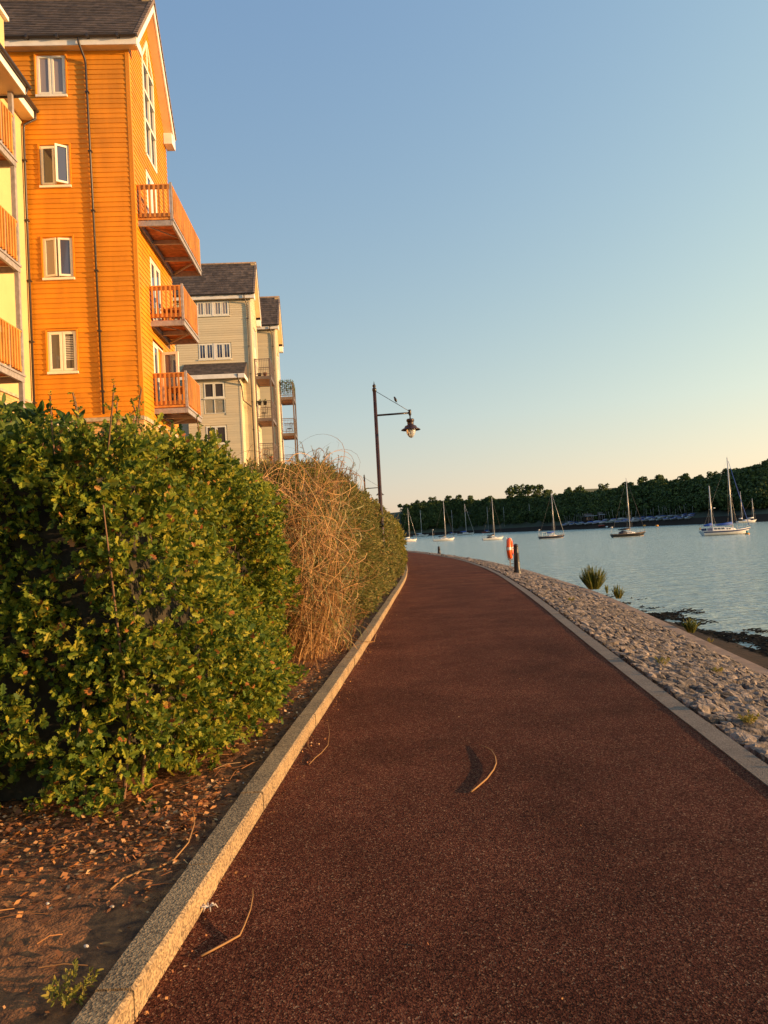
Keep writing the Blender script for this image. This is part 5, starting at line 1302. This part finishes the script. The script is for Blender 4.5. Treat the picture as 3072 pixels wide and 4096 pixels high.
# buddleia beyond the dry grass
h_b = lambda y: interp(y, [(10, 2.55), (11.5, 2.72), (13, 2.74), (15, 2.62), (18, 2.5), (22, 2.4), (27, 2.3), (33, 2.25), (40, 2.1)])
ins_b = lambda y: interp(y, [(9, .9), (10.8, .62), (12, .42), (14, .30), (18, .30), (23, .34), (33, .30), (60, .3)])
bd, fb_ = hedge('buddleia_shrub', 'olive green buddleia with narrow leaves just beyond the dry grass', 'shrub', 10.7, 17.6, h_b, ins_b, 1.8, BP, M['buddleia'], 230, .16, 3, front=True, round_=.6, up=.5)
shoots(bd, [(fb_(y, 2.3) - random.uniform(-.05, .9), y, h_b(y) - .2, random.uniform(.25, .62)) for y in [random.uniform(10.8, 17.5) for _ in range(80)]], BP, M['buddleia'], .075, sc=.75, lean=.2)
b2, fb2 = hedge('olive_hedge', 'stretch of olive green hedge between the buddleia and the last bush by the path', 'hedge', 17.6, 26.5, h_b, ins_b, 1.8, EP, M['buddleia'], 125, .2, 6, front=False, sc=1.35, round_=.5)
shoots(b2, [(fb2(y, 2.3) - random.uniform(0, .8), y, h_b(y) - .2, random.uniform(.2, .5)) for y in [random.uniform(17.6, 26.5) for _ in range(40)]], BP, M['buddleia'], .1, sc=1.0)
b3, fb3 = hedge('rounded_bush', 'last yellow green bush at the bend, where the hedge meets the water view', 'shrub', 26.8, 34, lambda y: h_b(y) - .12, ins_b, 1.8, EP, M['endshrub'], 105, .25, 9, front=True, sc=1.5, round_=.5)
b4, _f = hedge('far_hedge', 'hidden far hedge continuing round the bend', 'hedge', 34.2, 56, lambda y: 1.9, ins_b, 1.6, EP, M['endshrub'], 40, .25, 12, front=False, sc=2.2)
shoots(b3, [(fb3(y, 2.0) - random.uniform(-.2, .5), y, h_b(y) - .4, random.uniform(.3, .6)) for y in [random.uniform(27, 33) for _ in range(24)]], EP, M['endshrub'], .12, sc=1.2, lean=.5)
# dry ornamental grass hanging out between the two
def blades(parent, name, n, org, length, lean, m, w=(.005, .012), droop=1.0, seg=11, z0=(0, .1), curl=.0):
    V = []; F = []; off = Vector(parent.location)
    for i in range(n):
        p = Vector(org()); p.z = random.uniform(*z0); a = random.gauss(*lean); L_ = random.uniform(*length); el = rad(random.uniform(62, 88)); ww = random.uniform(*w)
        d = Vector((math.cos(a) * math.cos(el), math.sin(a) * math.cos(el), math.sin(el))); st = L_ / seg; b0 = len(V); side = d.cross(Vector((0, 0, 1))).normalized()
        dr = random.uniform(.5, 1.5) * droop; tw = random.gauss(0, curl)
        for k in range(seg + 1):
            t = k / seg; wk = ww * (1 - t) ** .6 * (.6 + .4 * min(1, t * 5)) + .0008
            V += [tuple(p - off - side * wk), tuple(p - off + side * wk)]
            lim = xl(p.y) - .10 - .15 * random.random()
            if p.x > lim - .25: d = Vector((min(d.x, (lim - p.x) * 1.2), d.y - .04, d.z)).normalized()
            p = p + d * st; d = (d + Vector((math.cos(a + tw * 3) * .10, math.sin(a + tw * 3) * .10, -.20 * t)) * dr).normalized(); a += tw
            if p.z < .02: p.z = .02; d.z = abs(d.z) * .2
            side = (side + Vector((random.gauss(0, .12), random.gauss(0, .12), random.gauss(0, .12)))).normalized()
        for k in range(seg): F.append([b0 + 2 * k, b0 + 2 * k + 1, b0 + 2 * k + 3, b0 + 2 * k + 2])
    P = Proto(V, F); return np_mesh(name, P.V, P.L, P.n, m, parent)
gx = lambda y: xl(y)
e = empty('ornamental_grass', (xl(10.3) - .8, 10.3, 0)); tag(e, 'tall clump of dry straw coloured grass arching out between the hawthorn hedge and the buddleia', 'grass clump')
ox_ = lambda: xl(10.2) - random.uniform(.6, 1.9)
def tangle(parent, name, n, length, m, w, arc, ybox, zbox, grav=.05, starts=0.35, seg=20):
    V = []; F = []; off = Vector(parent.location)
    for i in range(n):
        y = random.uniform(*ybox); p = Vector((xl(y) - random.uniform(.35, 1.9), y, random.uniform(.02, .3) if random.random() < starts else random.uniform(.5, zbox[1] - .1)))
        d = Vector((random.gauss(.15, .5), random.gauss(-.1, .5), random.uniform(.6, 1.6) if p.z < .4 else random.gauss(.2, .8))).normalized()
        ax = Vector((random.gauss(0, 1), random.gauss(0, 1), random.gauss(0, .35))).normalized(); ang = random.gauss(0, arc); st = random.uniform(*length) / seg; ww = random.uniform(*w); b0 = len(V)
        side = d.orthogonal().normalized()
        for k in range(seg + 1):
            t = k / seg; wk = ww * (1 - t) ** .5 + .0006; side = (side - d * side.dot(d)).normalized()
            V += [tuple(p - off - side * wk), tuple(p - off + side * wk)]
            d = Matrix.Rotation(ang, 3, ax) @ d; d.z -= grav * t
            lo, hi = xl(p.y) - 2.2, xl(p.y) - .10 - .10 * math.sin(p.z * 5 + i)
            if p.x > hi - .2: d.x -= .35 * (p.x - hi + .2) / .2
            if p.x < lo: d.x += .3
            if p.y < ybox[0] - .15: d.y += .2
            if p.y > ybox[1] + .2: d.y -= .2
            if p.z > zbox[1]: d.z -= .22
            if p.z < .10: d.z += .3
            d.normalize(); p = p + d * st; side = (side + Vector((random.gauss(0, .1), random.gauss(0, .1), random.gauss(0, .1)))).normalized()
        for k in range(seg): F.append([b0 + 2 * k, b0 + 2 * k + 1, b0 + 2 * k + 3, b0 + 2 * k + 2])
    P = Proto(V, F); return np_mesh(name, P.V, P.L, P.n, m, parent)
tangle(e, 'dry_blades', 760, (1.0, 2.6), M['straw'], (.003, .0065), .16, (9.4, 10.7), (0, 2.38))
tangle(e, 'green_blades', 420, (.9, 2.0), M['greenblade'], (.005, .009), .09, (9.4, 10.9), (0, 2.1), .10)
blades(e, 'base_blades', 520, lambda: (xl(9.6) - random.uniform(.5, 1.3), random.uniform(8.9, 10.6), 0), (.6, 1.4), (-.3, 1.2), M['straw'], (.004, .008), 1.3, 8)
blades(e, 'fallen_blades', 46, lambda: (xl(9.3) - random.uniform(.4, .8), random.uniform(8.3, 9.8), 0), (.5, .9), (-.9, .6), M['straw'], (.004, .008), 3.0, 8)
tangle(e, 'plume_stems', 55, (1.0, 1.8), M['straw'], (.0025, .0045), .13, (8.6, 11.0), (0, 2.6), .06, 0.0)
# litter on the soil
V = []; F = []
def bit(x, y, z, l, w, a):
    b0 = len(V); t = random.gauss(0, .5); z += .0; c, q = math.cos(a), math.sin(a); k = random.uniform(-.2, .5) * l
    for u, v, h in ((-.5, 0, 0), (0, .5, .45), (.5, 0, .3), (0, -.5, -.1)):
        px_, py_ = u * l, v * w; V.append((x + px_ * c - py_ * q, y + px_ * q + py_ * c, z + h * k + .004 + abs(math.sin(t)) * v * w))
    F.append([b0, b0 + 1, b0 + 2, b0 + 3])
for i in range(8500):
    y = random.uniform(1.3, 11) if random.random() < .7 else random.uniform(3.0, 4.6)
    u = random.random() ** 1.1 * (3.2 if y < 4.6 else .8)
    if y < 3.0 and random.random() < .55: continue
    l = random.choice([random.uniform(.010, .022), random.uniform(.018, .05)]); bit(xl(y) - .16 - u, y, .085 + .02 * min(1, u) + .006, l, l * random.uniform(.2, .7), random.uniform(0, 6.28))
for i in range(3600):      # drift of dead leaves under the front of the hedge
    x = xl(4) - .25 - random.random() ** 1.2 * 2.3; y = 4.0 + random.gauss(0, .28) + .12 * math.sin(x * 5); l = random.uniform(.015, .045); bit(x, y, .10 + random.uniform(0, .05) * math.exp(-((y - 4.05) / .2) ** 2), l, l * random.uniform(.35, .8), random.uniform(0, 6.28))
for i in range(1500):
    y = random.uniform(1.6, 22); u = abs(random.gauss(0, .07)) + .01; l = random.uniform(.006, .022); bit(xl(y) + u, y, .004, l, l * random.uniform(.3, .8), random.uniform(0, 6.28))
for i in range(110):
    y = random.uniform(2, 18); l = random.uniform(.006, .018); bit(random.uniform(xl(y) + .2, xr(y) - .1), y, .004, l, l * .5, random.uniform(0, 6.28))
P = Proto(V, F); tag(np_mesh('leaf_litter', P.V, P.L, P.n, M['litter']), 'scattered dead leaves and chaff on the soil and along the kerb', 'leaf litter', kind='stuff')
mb = MB()
for i in range(330):
    y = random.uniform(1.5, 4.8) if random.random() < .75 else random.uniform(4.8, 11); u = random.random() * (2.6 if y < 4.4 else .6); x = xl(y) - .2 - u; a = random.gauss(.2, .7); l = random.uniform(.04, .22)
    z = .10 + .015 * min(1, u); mb.tube([(x, y, z), (x + math.cos(a) * l * .5, y + math.sin(a) * l * .5 + random.gauss(0, .01), z + random.uniform(0, .015)), (x + math.cos(a) * l, y + math.sin(a) * l, z)], random.uniform(.0012, .003), 4, cap=False)
tag(mb.build('twig_litter', M['litter']), 'thin dry twigs and stalks strewn over the bare soil', 'twigs', kind='stuff')
items = []
for i in range(70):
    y = random.uniform(1.5, 8); u = random.random() * (2.2 if y < 4.4 else .5); s_ = random.uniform(.004, .011)
    items.append((10 + random.randrange(6), np.diag([s_, s_ * .8, s_ * .7]), np.array([xl(y) - .17 - u, y, .092 + .018 * min(1, u)])))
V2, L2, n2_ = scatter(SP, items); tag(np_mesh('gravel_bits', V2, L2, n2_, M['pebble']), 'tiny pale pebbles scattered on the soil', 'pebbles', kind='stuff')
# single straws, placed from the survey
def straw(name, pix, zs, w, label, m='straw'):
    pts = [G(px, py, z) for (px, py), z in zip(pix, zs)]; e = MB(); n = len(pts)
    e.tube(pts, [w * (.35 + .65 * min(1, (k + .3) / (n * .6))) for k in range(n)], 6)
    o = e.build(name, M[m]); tag(o, label, 'straw'); return o
c4 = lambda x, y: (1500 + x * .6027, 2800 + y * .6027)
c2 = lambda x, y: (x / 1.3825, 2900 + y / 1.3825)
straw('curved_straw', [c4(*q) for q in ((690, 295), (735, 312), (775, 335), (798, 375), (804, 420), (787, 462), (742, 522), (684, 572), (637, 610))], [.010, .014, .017, .017, .015, .013, .011, .009, .007], .0056, 'pale curved straw arching up from the middle of the path')
straw('bent_straw', [c2(*q) for q in ((1397, 900), (1398, 950), (1385, 1020), (1350, 1110), (1325, 1163), (1250, 1205), (1180, 1242), (1112, 1278))], [.03, .032, .028, .018, .010, .008, .006, .006], .0046, 'kinked yellow straw on the path at the lower left, near the kerb')
o = straw('long_stalk', [c2(*q) for q in ((1050, 445), (1072, 495), (1075, 545), (1042, 650), (962, 745), (880, 785), (760, 815), (680, 850), (608, 912))], [.16, .15, .14, .11, .10, .095, .095, .092, .088], .0050, 'long curved stalk lying across the bare soil beside the kerb')
straw('thin_stalk', [(1310, 2890), (1318, 2930), (1312, 2980), (1285, 3012), (1262, 3030), (1236, 3058)], [.01, .03, .03, .012, .008, .005], .003, 'thin wavy stalk against the foot of the kerb, halfway up the hedge')
straw('short_stalk', [(1245, 2920), (1232, 2950), (1232, 2985), (1250, 3005)], [.03, .03, .015, .005], .0026, 'short stalk crossing the kerb foot left of the thin wavy one')
# low weeds: tufts of small leaves
def tuft(name, p, r, h, n, label, leaf='endshrub', protos=None, group=None, sc=.5):
    e = empty(name, p); tag(e, label, 'weed', group); items = []; mb = MB()
    for k in range(n):
        a = random.uniform(0, 6.28); rr = r * random.random() ** .6; d = np.array([math.cos(a) * .7, math.sin(a) * .7, random.uniform(.5, 1.3)])
        q = np.array([math.cos(a) * rr, math.sin(a) * rr, h * random.uniform(.1, .8)]); items.append((random.randrange(8), basis(d, random.uniform(0, 6.28), sc * random.uniform(.5, 1.1)), q))
        if k % 3 == 0: mb.tube([(0, 0, -.01), tuple(q)], .0015, 4, cap=False)
    V, L_, n_ = scatter(protos or EP, items); np_mesh('leaves', V, L_, n_, M[leaf], e); mb.build('stems', M['twig'], e); return e
tuft('kerb_weed', G(800, 3540, .01), .05, .05, 16, 'small weed and dead flower heads growing at the kerb joint, lower left', sc=.35)
tuft('soil_weed', G(275, 4000, .075), .07, .05, 22, 'low yellow green weed on the soil in the bottom left corner', sc=.35)
for k in range(1):
    mb = MB(); c = G(835, 3640, .01)
    for q in range(7): a = q * .8 + .3; mb.tube([c + Vector((0, 0, .012)), c + Vector((math.cos(a) * .03, math.sin(a) * .022, .02)), c + Vector((math.cos(a) * .04, math.sin(a) * .028, .004))], [.003, .004, .0015], 5)
    tag(mb.build('dry_flower', M['pebble']), 'pale star shaped dead flower head lying under the kerb weed', 'dead flower')
# salt plants on the wall
def saltbush(base, r, h, n, label):
    e = empty('salt_marsh_plant', base); tag(e, label, 'plant', 'salt plants along the wall'); V = []; F = []; mb = MB()
    for k in range(n):
        a = random.uniform(0, 6.28); q = random.random() ** .6; out = Vector((math.cos(a), math.sin(a), 0)) * r * q
        p0 = out * .35; hh = h * random.uniform(.6, 1.0) * (1 - .35 * q * q); p1 = out * .8 + Vector((0, 0, hh * .6)); p2 = out * 1.05 + Vector((random.gauss(0, .02), 0, hh))
        mb.tube([p0, p1, p2], [.011, .009, .005], 4, cap=False)
        for j in range(20):
            t = .15 + .85 * j / 26; c = p0.lerp(p1, t / .6) if t < .6 else p1.lerp(p2, (t - .6) / .4); aa = random.uniform(0, 6.28); l = random.uniform(.035, .06)
            d = Vector((math.cos(aa) * .55, math.sin(aa) * .55, .8)).normalized(); s_ = d.orthogonal().normalized() * .014; b0 = len(V)
            V += [tuple(c - s_), tuple(c + d * l * .5 + s_), tuple(c + d * l), tuple(c + d * l * .5 - s_)]; F.append([b0, b0 + 1, b0 + 2, b0 + 3])
    P = Proto(V, F); np_mesh('leaves', P.V, P.L, P.n, M['salt'], e); mb.build('stems', M['salt'], e); return e
M['salt'] = leafmat('salt_leaf', [(0, (.05, .08, .012)), (.6, (.10, .14, .02)), (1, (.28, .24, .04))], .5)
def wallp(px, py):
    z = -.9
    for _ in range(5): p = G(px, py, z); z = zo(p.y)
    return p
q = wallp(2362, 2352); saltbush(q + Vector((.12, 0, -.05)), .52, 1.0, 190, 'large green bushy plant on the wall edge, right of the lifebuoy')
q = wallp(2462, 2392); saltbush(q + Vector((.1, 0, -.02)), .22, .5, 34, 'small plant on the wall just right of the large bushy one')
q = wallp(2418, 2372); saltbush(q + Vector((.1, 0, -.02)), .10, .42, 10, 'few thin upright sprigs between the large and the small wall plants')
q = wallp(2722, 2512); saltbush(q + Vector((.25, 0, -.12)), .20, .42, 40, 'yellowish plant on the wall edge beside the seaweed')
q = wallp(3062, 2690); saltbush(q + Vector((.2, 0, -.2)), .16, .3, 26, 'plant at the wall edge cut by the right side of the picture')
for px, py, lab in ((2285, 2412, 'small green weed among the stones above the large bushy plant'), (2870, 2705, 'brownish weed tuft among the big stones at the right'), (2655, 2672, 'low moss tuft between stones near the edging'), (2990, 2920, 'pale green weed between the big stones, lower right'), (2842, 2578, 'green weed close to the wall capping at the right')):
    q = surf(px, py); tuft('stone_weed', q + Vector((0, 0, .04)), .05, .05, 14, lab, group='weeds between the set stones', sc=.45)
